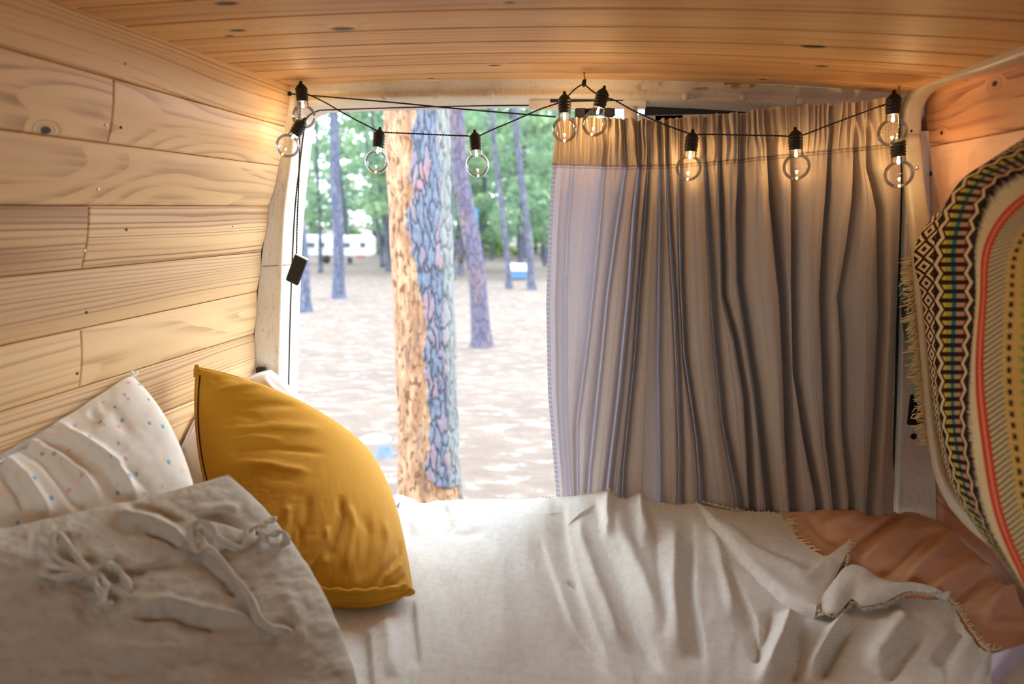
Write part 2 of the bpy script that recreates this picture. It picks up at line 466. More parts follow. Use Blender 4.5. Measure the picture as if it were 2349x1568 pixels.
# ceiling: cambered tongue-and-groove boards running across the van
arch_px = [(667, 196), (800, 190), (1000, 186), (1340, 176), (1700, 190), (1850, 200), (2090, 213)]
arch = np.array([aty(*p, D) for p in arch_px])
ax_, az_ = list(arch[:, 0]), list(arch[:, 2])
kfit = np.polyfit(np.array(ax_), np.array(az_), 3)
def zceil(X): return np.polyval(kfit, X)
ys = [1.69, 1.593, 1.490, 1.394, 1.297, 1.197, 1.090]
while ys[-1] > -1.2: ys.append(ys[-1] - 0.104)
XL, XR = -0.845, 0.72
Crecs = []
for i in range(len(ys) - 1):
    y0, y1 = ys[i], ys[i + 1]
    def P(S, T, y0=y0, y1=y1):
        X_ = XR + (XL - XR) * S; y = y0 + (y1 - y0) * T
        return np.stack([X_, y, zceil(X_)], -1)
    Crecs.append(dict(P=P, L=XR - XL, W=y0 - y1, N=(0, 0, -1), ga=[4, 6, 3, 5][i % 4], gb=[34, 44, 26, 50][i % 4], tone=[0.1, 0.05, 0.3, 0.2][i % 4],
                      u0=0, v0=sum(ys[k] - ys[k + 1] for k in range(i)), bid=20 + i * 1.71))
def ceil_uv(px, py):
    P = atz(px, py, 1.88)
    for _ in range(4): P = atz(px, py, zceil(P[0]))
    return (XR - P[0], ys[0] - P[1])
M['pine_ceiling'] = wood('pine_ceiling_boards', c(232, 186, 128), c(216, 160, 100), c(124, 72, 38), 0.55, 0.2,
    knots=[(*ceil_uv(*p), r) for p, r in (((520, 8), .012), ((545, 70), .010), ((526, 82), .006), ((787, 66), .014), ((1866, 107), .013), ((1885, 152), .008), ((988, 180), .006), ((1750, 182), .006), ((1135, 150), .009), ((1170, 6), .006))])
cl = boards('ceiling', Crecs, M['pine_ceiling'], nseg=(40, 6), gap=0.0026, chamfer=0.003); struct(cl, 'cambered ceiling of narrow pine boards across the van')

# right wall
def rw(z, y): return 0.645 + (1.86 - z) * 0.065
zr = [1.92, 1.725, 1.49, 1.26, 1.03, 0.80, 0.55, 0.30]
Rrecs = []
for i in range(len(zr) - 1):
    def P(S, T, a=zr[i], b=zr[i + 1]):
        z = a + (b - a) * T; y = 1.71 - (1.71 + 1.2) * S; X_ = 0.637 + (1.86 - z) * 0.130 + 0 * S
        return np.stack([X_, y, z], -1)
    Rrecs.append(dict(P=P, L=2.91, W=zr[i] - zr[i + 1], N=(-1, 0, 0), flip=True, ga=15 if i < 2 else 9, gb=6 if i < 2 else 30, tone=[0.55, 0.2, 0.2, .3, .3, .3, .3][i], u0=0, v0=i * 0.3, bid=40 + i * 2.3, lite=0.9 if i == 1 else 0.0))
def rw_uv(px, py, i):
    P = atx(px, py, 0.652); return (1.66 - P[1], i * 0.3 + zr[i] - P[2])
M['pine_right'] = wood('reddish_pine_boards', c(228, 176, 140), c(206, 146, 108), c(120, 66, 42), 0.45,
    knots=[(*rw_uv(2330, 180, 0), .006), (*rw_uv(2186, 299, 0), .005), (*rw_uv(2146, 396, 1), .007)])
wr = boards('wall_right', Rrecs, M['pine_right']); struct(wr, 'reddish pine board lining on the right of the van')

def skin(name, prof, y0, y1, parent):  # added unseen backing that stops light leaking through the board gaps
    n = len(prof); V = [(x, y0, z) for x, z in prof] + [(x, y1, z) for x, z in prof]
    f = [(i, i + 1, n + i + 1, n + i) for i in range(n - 1)]
    mesh_obj(name, V, f, M['seam_shade'], parent, smooth=False)
skin('seam_backing', [(s_[0][0] - 0.02, s_[0][2]) for s_ in seams[::-1]] + [(-0.84, 1.93)], -1.25, 1.80, wl)
skin('seam_backing', [(x_, float(zceil(min(max(x_, XL), XR))) + 0.018) for x_ in np.linspace(-0.88, 0.74, 20)], -1.25, 1.80, cl)
skin('seam_backing', [(0.65, 1.95), (0.72, 1.5), (0.88, 0.28)], -1.25, 1.80, wr)
# floor
fl = MB().box((-1.0, -1.2, 0.28), (0.86, 1.72, 0.31)).build('floor', plain('grey_floor', c(110, 100, 90), 0.7), smooth=False); struct(fl)
q = MB().box((-1.02, -1.27, 0.28), (0.90, -1.24, 1.64)).box((-1.02, -1.27, 1.26), (-0.62, -1.24, 1.98)).box((0.60, -1.27, 1.26), (0.90, -1.24, 1.98)).box((-0.62, -1.27, 1.84), (0.60, -1.24, 1.98))  # added unseen bulkhead; its high slot keeps the fill off the front pillow
struct(q.build('wall_front_baffle', M['pine_ceiling'], smooth=False), 'added unseen bulkhead behind the camera with a slot that shapes the fill light')

# screws in the left wall
def disc_screw(px, py, i, mat, r=0.0032):
    X = (seams[i][0][0] + seams[i + 1][0][0]) / 2
    (A1, da), (B1, db) = seams[i], seams[i + 1]
    P = atx(px, py, X)
    for _ in range(3):
        y = D - P[1]; a = A1 + da * y; b = B1 + db * y; t = (a[2] - P[2]) / (a[2] - b[2])
        P = atx(px, py, a[0] * (1 - t) + b[0] * t + 0.004 * math.sin(t * math.pi))
    return P + np.array([0.0004, 0, 0])
scr = [(288, 146, 0, 1, 'pale round screw head in the top wall board'), (242, 286, 1, 1, 'shiny screw head left of the board joint in the second wall board'),
       (277, 292, 1, 0, 'dark screw head right of the board joint in the second wall board'), (225, 434, 2, 1, 'shiny screw head low in the third wall board'),
       (290, 526, 3, 0, 'dark round nail hole in the dark grained board right of its joint'), (194, 575, 3, 1, 'small screw head near the joint low in the dark streaked board'),
       (198, 716, 4, 0, 'dark screw head low in the fifth wall board'), (177, 856, 5, 0, 'dark screw head above the dotted pillow'),
       (533, 519, 3, 0, 'tiny nail head near the door end of the dark grained board')]
for px, py, i, sh, lab in scr:
    P = disc_screw(px, py, i, None); r = 0.0026 if px < 400 else 0.0014
    q = MB().lathe([(r, -0.0006), (r, 0.0006), (r * 0.7, 0.0011), (r * 0.35, 0.0011), (r * 0.3, 0.0002), (0.0, 0.0002)], P, (1, 0, 0.12), 14)
    tag(q.build('screw_head', M['steel'] if sh else M['black'], loc=P), lab, 'screw', 'screws in the left wall boards')

# ------------------------------------------------------------------ rear door frame, header and pillars
def loft(stations, Ys, dens=6, ext=None, back=True):
    """stations: list of rows of pixel points; Ys: depth of every column"""
    ncol = len(stations[0]); cols = []
    for k in range(ncol):
        pts = [aty(st[k][0], st[k][1], Ys[k]) for st in stations]
        cols.append(spline(pts, (len(stations) - 1) * dens + 1))
    if back:
        last = cols[-1]; cols.append(last + np.array([0, 0.07, 0]))
    P = np.stack(cols, 1)
    # smooth across as well
    return P
st = [[(572, 1000), (624, 1000), (640, 1000), (653, 1000)], [(578, 880), (627, 880), (641, 880), (657, 880)], [(588, 712), (629, 712), (644, 712), (661, 712)],
      [(612, 500), (640, 500), (652, 500), (670, 500)], [(630, 380), (656, 380), (667, 380), (682, 380)],
      [(648, 300), (664, 300), (676, 302), (691, 304)], [(655, 240), (674, 258), (684, 266), (698, 270)],
      [(668, 196), (690, 226), (698, 240), (722, 253)], [(760, 191), (760, 212), (760, 230), (762, 249)],
      [(1000, 185), (1000, 206), (1000, 224), (1000, 242)], [(1220, 179), (1220, 202), (1220, 222), (1220, 239)],
      [(1500, 179), (1500, 204), (1500, 226), (1500, 244)], [(1840, 199), (1840, 222), (1840, 246), (1840, 264)],
      [(2075, 212), (2070, 236), (2060, 262), (2050, 285)], [(2200, 222), (2200, 246), (2195, 272), (2190, 296)]]
P = loft(st, [1.675, 1.688, 1.69, 1.735], dens=8)
nsub = 5
PP = []
for row in P: PP.append(np.concatenate([spline(row[:4], 3 * nsub + 1), row[4:5]]))
PP = np.array(PP)
fr = mesh_obj('trim_1', PP.reshape(-1, 3), grid_faces(PP.shape[0], PP.shape[1], flip=True), M['van']); struct(fr, 'cream painted metal surround of the rear door opening')
seal_path = P[:100, 3] + np.array([0, -0.001, 0])
MB().tube(P[:, 3] + np.array([0, 0.012, 0]), 0.0028, 6).build('door_seal', M['rubber'], fr)
# grooves and strap on the left pillar
for (a, b) in (((602, 611), (668, 607)), ((586, 748), (622, 745))):
    MB().tube([aty(*a, 1.676), aty((a[0] + b[0]) / 2 , (a[1] + b[1]) / 2, 1.6875), aty(*b, 1.70)], 0.0012, 6).build('panel_groove', plain('groove_grey', c(150, 142, 128), 0.6), fr)
MB().box(aty(585, 843, 1.66), aty(614, 862, 1.675), bev=0.003).build('latch_block', M['black'], fr, smooth=False)
# plastic clips along the header
clip_px = [(880, 222, 'first white plastic clip from the left on the header'), (1000, 218, 'second white plastic clip from the left on the header'), (1125, 215, 'white clip on the header just left of the middle hook'),
           (1573, 220, 'first white clip on the header right of the middle hook'), (1704, 222, 'white clip on the header above the gathered curtain middle'), (1836, 232, 'rightmost white clip on the header above the curtain')]
for px, py, lab in clip_px:
    o = aty(px, py, 1.676)
    q = MB().lathe([(0.006, 0.010), (0.0085, 0.004), (0.0085, -0.002), (0.006, -0.009), (0.0025, -0.015), (0, -0.016)], o, (0, -0.8, -0.6), 12)
    tag(q.build('trim_clip', M['white_plastic'], loc=o), lab, 'clip', 'plastic clips along the rear header')

# right pillar
st = [[(2066, 300), (2079, 300), (2093, 300), (2150, 300)], [(2064, 430), (2077, 430), (2091, 430), (2150, 430)], [(2058, 700), (2071, 700), (2087, 700), (2152, 700)], [(2050, 1000), (2061, 1000), (2084, 1000), (2156, 1000)],
      [(2040, 1260), (2052, 1260), (2076, 1260), (2156, 1260)]]
P = loft(st, [1.74, 1.672, 1.668, 1.672], dens=6, back=False)
PP = np.array([spline(row, 13) for row in P])
pr = mesh_obj('trim_2', PP.reshape(-1, 3), grid_faces(PP.shape[0], PP.shape[1]), M['van']); struct(pr, 'pale painted metal pillar right of the curtain')
MB().tube(P[:, 0] + np.array([-0.006, -0.03, 0]), 0.006, 8).build('door_seal', M['rubber'], pr)
o = aty(2097, 1001, 1.664); MB().lathe([(0.0062, 0), (0.0075, -0.0015), (0.0055, -0.003), (0.0045, 0.0005), (0.0, 0.0005)], o, (0, -1, 0), 20).build('screw_hole', M['hole_shade'], pr)
o = aty(2106, 940, 1.664)
MB().box(aty(2090, 905, 1.662), aty(2122, 975, 1.669), bev=0.003).build('latch_recess', M['hole_shade'], pr, smooth=False)

# closed right rear door behind the curtain
dr = MB()
def slab(mb, x0, y0, x1, y1, Y, t=0.03, bev=0.004):
    a = aty(x0, y0, Y); b = aty(x1, y1, Y); mb.box((a[0], Y, b[2]), (b[0], Y + t, a[2]), bev=bev)
slab(dr, 1500, 252, 2080, 330, 1.75); slab(dr, 1432, 880, 2100, 1250, 1.75); slab(dr, 1462, 262, 1540, 905, 1.75); slab(dr, 2010, 262, 2100, 905, 1.75)
d1 = dr.build('door_1', M['van'], smooth=False); struct(d1, 'closed right rear van door behind the curtain')
gm = Mat('window_glass'); g1 = gm.node('ShaderNodeBsdfTransparent'); g1.inputs[0].default_value = (0.16, 0.18, 0.18, 1)
g2 = gm.node('ShaderNodeBsdfGlossy'); g2.inputs['Roughness'].default_value = 0.02; gx = gm.node('ShaderNodeMixShader')
fz = gm.node('ShaderNodeFresnel'); gm.link(fz.outputs[0], gx.inputs[0]); gm.link(g1.outputs[0], gx.inputs[1]); gm.link(g2.outputs[0], gx.inputs[2])
M['glass'] = gm.done(gx.outputs[0])
w1 = MB(); slab(w1, 1540, 330, 2010, 900, 1.765, 0.004, 0); struct(w1.build('window_1', M['glass'], smooth=False), 'rear door window behind the curtain')
lt = thing('door_latch', 'white bar and black catch of the rear door under the middle hook', 'latch', aty(1345, 240, 1.70))
q = MB(); slab(q, 1213, 229, 1483, 246, 1.70, 0.02, 0.002); q.build('bar', M['white_plastic'], lt, smooth=False)
q = MB(); slab(q, 1262, 226, 1430, 231, 1.699, 0.01, 0.001); q.build('slot', M['black'], lt, smooth=False)
q = MB(); slab(q, 1318, 244, 1345, 275, 1.70, 0.02, 0.004); slab(q, 1345, 244, 1405, 262, 1.70, 0.025, 0.005); slab(q, 1385, 244, 1410, 268, 1.702, 0.02, 0.005); q.build('catch', M['black'], lt, smooth=False)
q = MB(); q.tube([aty(1447, 246, 1.705), aty(1447, 330, 1.705)], 0.016, 16); q.build('post', M['white_plastic'], lt)
q = MB(); slab(q, 1480, 238, 2060, 252, 1.742, 0.006, 0.001); struct(q.build('gap_shade', M['rubber'], smooth=False), 'dark strip for the shade in the gap above the closed rear door')  # dark strip painted where the door gap lies in shade

# hooks under the ceiling
hk = [((686, 190), 'small brass hook in the ceiling at the left corner', 1.64), ((1340, 180), 'small brass hook in the ceiling above the middle of the lights', 1.60), ((2063, 205), 'small brass hook in the ceiling beside the white tube frame', 1.60)]
for (px, py), lab, Y in hk:
    o = aty(px, py - 6, Y); o[2] = zceil(o[0]) + 0.001
    pts = [o, o + [0, 0, -.008], o + [0.002, 0, -.013], o + [0.004, 0, -.017], o + [0.002, 0, -.022], o + [-0.002, 0, -.0225], o + [-0.0045, 0, -.019]]
    q = MB().tube(spline(pts, 18), 0.0011, 7); q.lathe([(0.004, 0.0), (0.0038, -0.0012), (0.001, -0.002)], o, (0, 0, 1), 10)
    tag(q.build('cup_hook', M['brass'], loc=o), lab, 'hook')

# ------------------------------------------------------------------ string lights
def bulb_mats():
    m = Mat('clear_bulb_plastic'); t = m.node('ShaderNodeBsdfTransparent'); t.inputs[0].default_value = (0.97, 0.97, 0.98, 1)
    g = m.node('ShaderNodeBsdfGlossy'); g.inputs['Roughness'].default_value = 0.06
    lw = m.node('ShaderNodeLayerWeight'); lw.inputs[0].default_value = 0.22
    mx = m.node('ShaderNodeMixShader'); m.put(mx.inputs[0], (X(m, lw.outputs['Fresnel']) * 0.95 + 0.02).min(0.9))
    m.link(t.outputs[0], mx.inputs[1]); m.link(g.outputs[0], mx.inputs[2]); M['bulb'] = m.done(mx.outputs[0])
    m = Mat('warm_led'); e = m.node('ShaderNodeEmission'); e.inputs[0].default_value = (1.0, 0.62, 0.24, 1); e.inputs[1].default_value = 110
    M['led'] = m.done(e.outputs[0])
bulb_mats()
sl = thing('string_lights', 'festoon of ten clear globe bulbs on twisted black cord, with hanging battery box', 'string lights', aty(1340, 195, 1.6))
BR = 0.0275
bulbs = [((692, 212), (697, 267), 1.60, 1), ((686, 292), (660, 334), 1.58, 1), ((871, 303), (864, 371), 1.60, 1), ((1090, 318), (1095, 379), 1.60, 1),
         ((1295, 236), (1295, 297), 1.56, 1), ((1380, 224), (1364, 283), 1.56, 1), ((1588, 310), (1580, 385), 1.555, 1), ((1825, 316), (1827, 382), 1.545, 1),
         ((2050, 235), (2047, 303), 1.52, 1), ((2060, 335), (2062, 399), 1.52, 1)]
for k, (tp, bc, Y, on) in enumerate(bulbs):
    a = aty(*tp, Y); b = aty(*bc, Y); ax = (b - a) / np.linalg.norm(b - a)
    neck = b - ax * (BR + 0.0065)
    # socket: threaded cap above the neck
    pr_ = [(0.0028, -0.046), (0.004, -0.040), (0.008, -0.037), (0.0115, -0.033), (0.0132, -0.030)]
    z = -0.029
    for r_ in range(4): pr_ += [(0.0142, z), (0.0142, z + 0.003), (0.0128, z + 0.0042), (0.0128, z + 0.0052)]; z += 0.0062
    pr_ += [(0.0135, -0.003), (0.0135, 0.0), (0.011, 0.0)]
    so = MB().lathe(pr_, neck, ax, 22).build('bulb_socket', M['black'], sl, loc=neck)
    # globe
    pg = [(0.0128, -0.002), (0.0128, 0.003), (0.0136, 0.004), (0.0136, 0.006)]
    for t in np.linspace(math.radians(28), math.pi, 22): pg.append((BR * math.sin(t), 0.0065 + BR - BR * math.cos(t)))
    MB().lathe(pg, neck, ax, 40).build('glass_globe', M['bulb'], so, loc=neck)
    lp = neck + ax * 0.009
    MB().lathe([(0.0, -0.009), (0.0018, -0.009), (0.0018, -0.003), (0.0027, -0.002), (0.003, 0.002), (0.002, 0.0045), (0, 0.0055)], lp, ax, 12).build('led', M['led'], so, loc=neck)
    ld = bpy.data.lights.new('led_glow', 'POINT'); ld.energy = 0.04 if k < 4 else 0.10; ld.color = (1.0, 0.60, 0.26); ld.shadow_soft_size = 0.004
    lo = bpy.data.objects.new('led_glow', ld); COL.objects.link(lo); lo.parent = so; lo.location = Vector(lp + ax * 0.012) - Vector(neck)
def cordpts(pts, Y): return [aty(x, y, Y if not isinstance(Y, (list, tuple)) else Y[i]) for i, (x, y) in enumerate(pts)]
cord_segs = [([(688, 208), (740, 232), (800, 266), (850, 292), (871, 303)], [1.63, 1.61, 1.6, 1.6, 1.6]), ([(871, 303), (940, 306), (1030, 310), (1075, 312), (1090, 316)], 1.60),
             ([(1090, 316), (1130, 297), (1180, 276), (1240, 250), (1292, 233)], [1.6, 1.6, 1.58, 1.57, 1.56]), ([(1292, 233), (1310, 213), (1322, 202), (1338, 192)], [1.56, 1.57, 1.58, 1.595]),
             ([(1340, 192), (1358, 208), (1380, 222)], [1.595, 1.58, 1.56]), ([(1380, 222), (1410, 230), (1450, 252), (1520, 284), (1570, 302), (1588, 310)], [1.56, 1.56, 1.56, 1.555, 1.555, 1.555]),
             ([(1588, 310), (1620, 308), (1720, 310), (1800, 312), (1825, 316)], 1.55), ([(1825, 316), (1860, 303), (1920, 280), (1980, 258), (2030, 240), (2052, 236)], [1.545, 1.54, 1.535, 1.53, 1.52, 1.52]),
             ([(2060, 236), (2063, 280), (2062, 335)], 1.51), ([(687, 212), (684, 250), (686, 292)], [1.63, 1.61, 1.585]), ([(688, 208), (688, 250), (688, 290), (686, 400), (682, 500), (680, 586)], [1.64, 1.64, 1.64, 1.63, 1.62, 1.62])]
q = MB()
for pts, Y in cord_segs:
    ctr = spline(cordpts(pts, Y), 60); L = np.concatenate([[0], np.cumsum(np.linalg.norm(np.diff(ctr, axis=0), axis=1))])
    n = max(12, int(L[-1] / 0.0018)); tt = np.linspace(0, L[-1], n); ctr = np.stack([np.interp(tt, L, ctr[:, k]) for k in range(3)], -1)
    T = np.gradient(ctr, axis=0); T /= np.linalg.norm(T, axis=1, keepdims=True); ref = np.cross(T, [0, 1, 0]); ref /= np.linalg.norm(ref, axis=1, keepdims=True); bi = np.cross(T, ref)
    ph = tt / 0.014 * 2 * math.pi
    for s_ in (0, math.pi):
        q.tube(ctr + 0.0009 * (np.cos(ph + s_)[:, None] * ref + np.sin(ph + s_)[:, None] * bi), 0.00105, 5)
for (x, y, Y) in ((1340, 190, 1.595), (688, 208, 1.635), (2061, 236, 1.515)):
    o = aty(x, y, Y); q.lathe([(0.001, -0.009), (0.0042, -0.006), (0.0048, 0), (0.0042, 0.006), (0.001, 0.008)], o, (0.1, 0, 1), 9)
q.build('cord', M['cord'], sl)
# battery box hanging at the end of the cord
o0 = aty(680, 586, 1.62); ca = math.radians(-20)
axz = (aty(653, 650, 1.62) - aty(677, 584, 1.62)); axz /= np.linalg.norm(axz); axx = aty(706, 594, 1.62) - aty(677, 584, 1.62); axx -= axz * (axx @ axz); wbox = np.linalg.norm(axx); axx /= wbox; axy = np.cross(axz, axx)
R = np.stack([axx, axy, axz], 1); hb = 0.072
ctr = aty(691.5, 589, 1.62) + axz * hb / 2
q = MB(); q.box((-wbox / 2, -0.006, -hb / 2), (wbox / 2, 0.006, hb / 2), bev=0.003)
q.v = [tuple(np.array(v) @ R.T + ctr) for v in q.v]
bb = q.build('battery_box', M['black'], sl, smooth=False, loc=ctr)
q = MB(); q.box((-wbox / 2, -0.0062, -hb / 2 - 0.0022), (wbox / 2, 0.0062, -hb / 2 + 0.001), bev=0.001); q.v = [tuple(np.array(v) @ R.T + ctr) for v in q.v]
q.build('cover_edge', M['white_plastic'], bb, smooth=False, loc=ctr)

# black curtain wire fixed to the left wall
q = MB().tube(spline(cordpts([(664, 215), (690, 217), (880, 233), (1060, 250), (1275, 268)], [1.655, 1.65, 1.64, 1.64, 1.64]), 40), 0.0017, 6)
q.lathe([(0.002, -0.004), (0.005, -0.002), (0.005, 0.004), (0.002, 0.006)], aty(664, 215, 1.655), (1, 0, 0), 10)
tag(q.build('curtain_wire', M['cord']), 'thin black stretched curtain wire running from the wall screw to the curtain', 'wire')

# ------------------------------------------------------------------ curtain
YC = 1.625
val = [  # fold valleys: (y list, x list, depth)
 ([280, 380, 540, 700, 900, 1140, 1200], [1276, 1266, 1257, 1252, 1256, 1275, 1280], 0.0),
 ([280, 380, 526, 680, 880, 1010, 1133, 1200], [1316, 1313, 1301, 1295, 1296, 1299, 1307, 1310], .35),
 ([280, 380, 557, 680, 785, 977, 1105, 1200], [1400, 1387, 1372, 1359, 1348, 1323, 1323, 1325], .5),
 ([280, 382, 526, 680, 817, 1088, 1200], [1432, 1436, 1414, 1393, 1380, 1352, 1345], .7),
 ([280, 382, 495, 680, 754, 913, 1105, 1200], [1462, 1466, 1454, 1442, 1434, 1419, 1396, 1388], 1.3),
 ([280, 382, 530, 680, 817, 1073, 1200], [1490, 1488, 1478, 1466, 1457, 1431, 1425], .8),
 ([280, 373, 526, 850, 1025, 1200], [1510, 1514, 1514, 1511, 1514, 1516], .7),
 ([280, 373, 526, 680, 850, 1040, 1200], [1528, 1531, 1537, 1546, 1554, 1560, 1556], .9),
 ([280, 373, 495, 648, 817, 1009, 1105, 1200], [1562, 1560, 1561, 1564, 1572, 1600, 1607, 1610], 1.0),
 ([280, 373, 526, 680, 785, 977, 1136, 1200], [1616, 1621, 1626, 1635, 1642, 1661, 1693, 1700], 1.1),
 ([280, 373, 526, 680, 785, 913, 1136, 1200], [1650, 1652, 1656, 1660, 1687, 1709, 1722, 1726], .9),
 ([280, 360, 487, 647, 900, 1200], [1700, 1699, 1693, 1695, 1735, 1768], 1.1),
 ([280, 328, 455, 583, 678, 850, 1000, 1168], [1758, 1764, 1769, 1782, 1792, 1800, 1804, 1817], 1.2),
 ([280, 407, 519, 647, 850, 1009, 1137], [1812, 1817, 1816, 1818, 1823, 1846, 1871], .8),
 ([230, 296, 423, 551, 678, 881, 1009, 1152], [1906, 1908, 1900, 1890, 1884, 1892, 1897, 1910], .9),
 ([230, 360, 456, 551, 678, 785, 977, 1136], [1964, 1961, 1957, 1945, 1922, 1930, 1932, 1945], .55),
 ([230, 391, 487, 722, 977, 1152], [1990, 1990, 2012, 2018, 2005, 1986], .7),
 ([230, 264, 423, 551, 690, 850, 1009, 1105, 1170], [2066, 2064, 2067, 2063, 2058, 2050, 2045, 2055, 2050], 0.0)]
ytop = lambda x: np.interp(x, [1255, 1276, 1430, 1500, 1600, 1700, 1760, 1800, 1900, 2066], [270, 268, 273, 276, 270, 262, 256, 248, 240, 226])
yhem = lambda x: np.interp(x, [1255, 1430, 1560, 1700, 1900, 2066], [376, 382, 378, 366, 346, 330])
nx, ny = 760, 240
U = np.linspace(0, 1, nx)[:, None] * np.ones((1, ny)); Vv = np.linspace(0, 1, ny)[None, :] * np.ones((nx, 1))
xt = 1276 + (2066 - 1276) * U
Y0 = ytop(xt); YB = 1235.0
py = Y0 + (YB - Y0) * Vv
xs = np.stack([np.interp(py, v[0], v[1]) for v in val], -1)           # valley positions at this height
nF = len(val) - 1
# share of the cloth given to each fold follows its mean width
mw = np.diff([np.mean(v[1]) for v in val]); cum = np.concatenate([[0], np.cumsum(mw)]); cum /= cum[-1]
idx = np.clip(np.searchsorted(cum, U[:, 0], side='right') - 1, 0, nF - 1)
fr_ = (U[:, 0] - cum[idx]) / (cum[idx + 1] - cum[idx])
I, J = np.meshgrid(np.arange(nx), np.arange(ny), indexing='ij')
xa = xs[I, J, idx[:, None]]; xb = xs[I, J, idx[:, None] + 1]
fq = fr_[:, None] + 0 * py
w = (xb - xa)
px = xa + w * fq
dep = np.array([v[2] for v in val]); da_, db_ = dep[idx][:, None], dep[idx + 1][:, None]
# rounded ridge between sharp valleys, slightly lopsided
asym = 0.5 + 0.18 * np.sin(idx * 2.3)[:, None]
rd = np.where(fq < asym, fq / asym * 0.5, 0.5 + (fq - asym) / (1 - asym) * 0.5)
ridge = np.sin(rd * math.pi) ** 0.7
edge_d = np.where(fq < 0.5, da_, db_)
hgt = np.minimum(w * YC / F * 1.25, 0.055) * (0.25 + 0.75 * edge_d)
below = sstep(0.0, 0.25, (py - yhem(px)) / 300)
dist_px = np.minimum(fq, 1 - fq) * w
inner = (np.minimum(idx + (fq[:, 0] > .5), 99) > 0)[:, None]
notch = 0.046 * edge_d * np.exp(-(dist_px / (3.2 + 2.2 * edge_d)) ** 2) * (0.45 + 0.55 * below)
off = ridge * hgt * 0.75 * (0.55 + 0.45 * below) - notch
# small folds of their own in the wider bays
off += 0.0010 * np.sin(fq * 2 * math.pi * np.clip(np.round(mw[idx] / 26), 1, 4)[:, None] + idx[:, None] * 1.9 + 1.2 * fbm(U * 4, Vv * 2.5, 9)) * below * (w > 24) * np.sin(fq * math.pi)
# gathers in the rod pocket
g = sstep(0, 1, 1 - (py - Y0) / (yhem(px) - Y0 + 60)).clip(0, 1)
off += g * 0.0095 * np.sin(px / 14.0 * 2 * math.pi + 2.6 * fbm(px / 60, py / 160, 3) * 3) * (0.55 + 0.6 * vnoise(px / 31, py / 200, 5))
off += 0.003 * fbm(px / 38, py / 420, 21, 3) * below + 0.0012 * fbm(px / 12, py / 90, 33)
pin = np.exp(-((py - yhem(px)) / 7) ** 2); off -= pin * 0.0022 * (1 + 0.4 * np.sin(px / 5))
bot = sstep(950, 1130, py); off += bot * 0.012 * np.sin(px / 60 + 1) 
off -= 0.008 * sstep(1430, 1300, px)
base = np.stack([np.interp(0, [0], [0]) + 0 * px, 0 * px, 0 * px], -1)
d = FW[None, None] + RT * ((px - 1174.5) / F)[..., None] + UP * ((784 - py) / F)[..., None]
PC = EYE + d * (YC / d[..., 1])[..., None]
PC[..., 1] -= off
PC[..., 2] += 0.0015 * np.sin(px / 6.5) * (Vv < 0.006)
cu = Mat('mauve_linen_curtain'); uu, vv = cu.uv(); hem = cu.attr('hem'); eg = cu.attr('edge')
t1 = cu.noise(cu.vec(uu * 900.0, vv * 25.0), 1.0, 2.0); t2 = cu.noise(cu.vec(uu * 25.0, vv * 900.0), 1.0, 2.0); th = (t1 + t2) * 0.5
colr = cu.mix((th - 0.42) * 1.6, c(200, 184, 164), c(154, 138, 122))
stitch = (1.0 - cu.ss(0.004, 0.012, (hem - 0.0).abs())).max((1.0 - cu.ss(0.004, 0.010, (hem - 0.026).abs())) * 0.8)
colr = cu.mix(stitch * 0.6, colr, c(92, 66, 50))
lad = (1.0 - cu.ss(0.90, 1.0, eg)) * 1.0
colr = cu.mix(lad * (0.45 + 0.4 * ((vv * 90.0).tri()).gt(0.5)), colr, c(84, 72, 66))
sh = cu.pbsdf(colr, 0.85, bump=th, bs=0.35, bd=0.0006, **{'Specular IOR Level': 0.15})
tr = cu.node('ShaderNodeBsdfTranslucent'); cu.put(tr.inputs[0], cu.mix(cu.ss(-0.03, 0.03, hem), c(150, 112, 84), c(184, 182, 202)))  # bluish below the hem: daylight colour put into the translucent tint
mx = cu.node('ShaderNodeMixShader'); cu.put(mx.inputs[0], 0.05 + cu.ss(-0.02, 0.02, hem) * 0.18)
cu.link(sh, mx.inputs[1]); cu.link(tr.outputs[0], mx.inputs[2]); M['curtain'] = cu.done(mx.outputs[0])
hemv = (py - yhem(px)) / 250
edgv = np.clip((px - xs[..., 0]) / 10.0, 0, 1) * (1 - 0) ; edgv = np.where(py < yhem(px), 1.0, edgv)
cur = mesh_obj('curtain', PC.reshape(-1, 3), grid_faces(nx, ny, flip=True), M['curtain'], uv=np.stack([U.ravel() * 1.4, -Vv.ravel() * 1.0], -1), attrs={'hem': hemv, 'edge': edgv})
tag(cur, 'gathered mauve grey linen curtain hanging over the closed rear door', 'curtain')

# ------------------------------------------------------------------ bedding
ZB = 0.862
mat_ = MB().box((-0.955, 0.30, 0.62), (0.72, 1.55, 0.80), bev=0.03).build('mattress', cloth('mattress_ticking', c(222, 216, 205), c(205, 198, 186)), smooth=False)
tag(mat_, 'thick pale mattress under the bedding across the van', 'mattress')
bb_ = MB().box((-0.955, 0.30, 0.312), (0.74, 1.60, 0.615), bev=0.004).build('bed_box', plain('bed_box_pine', c(214, 170, 116), 0.5), smooth=False)
tag(bb_, 'pine box platform carrying the mattress', 'bed base')

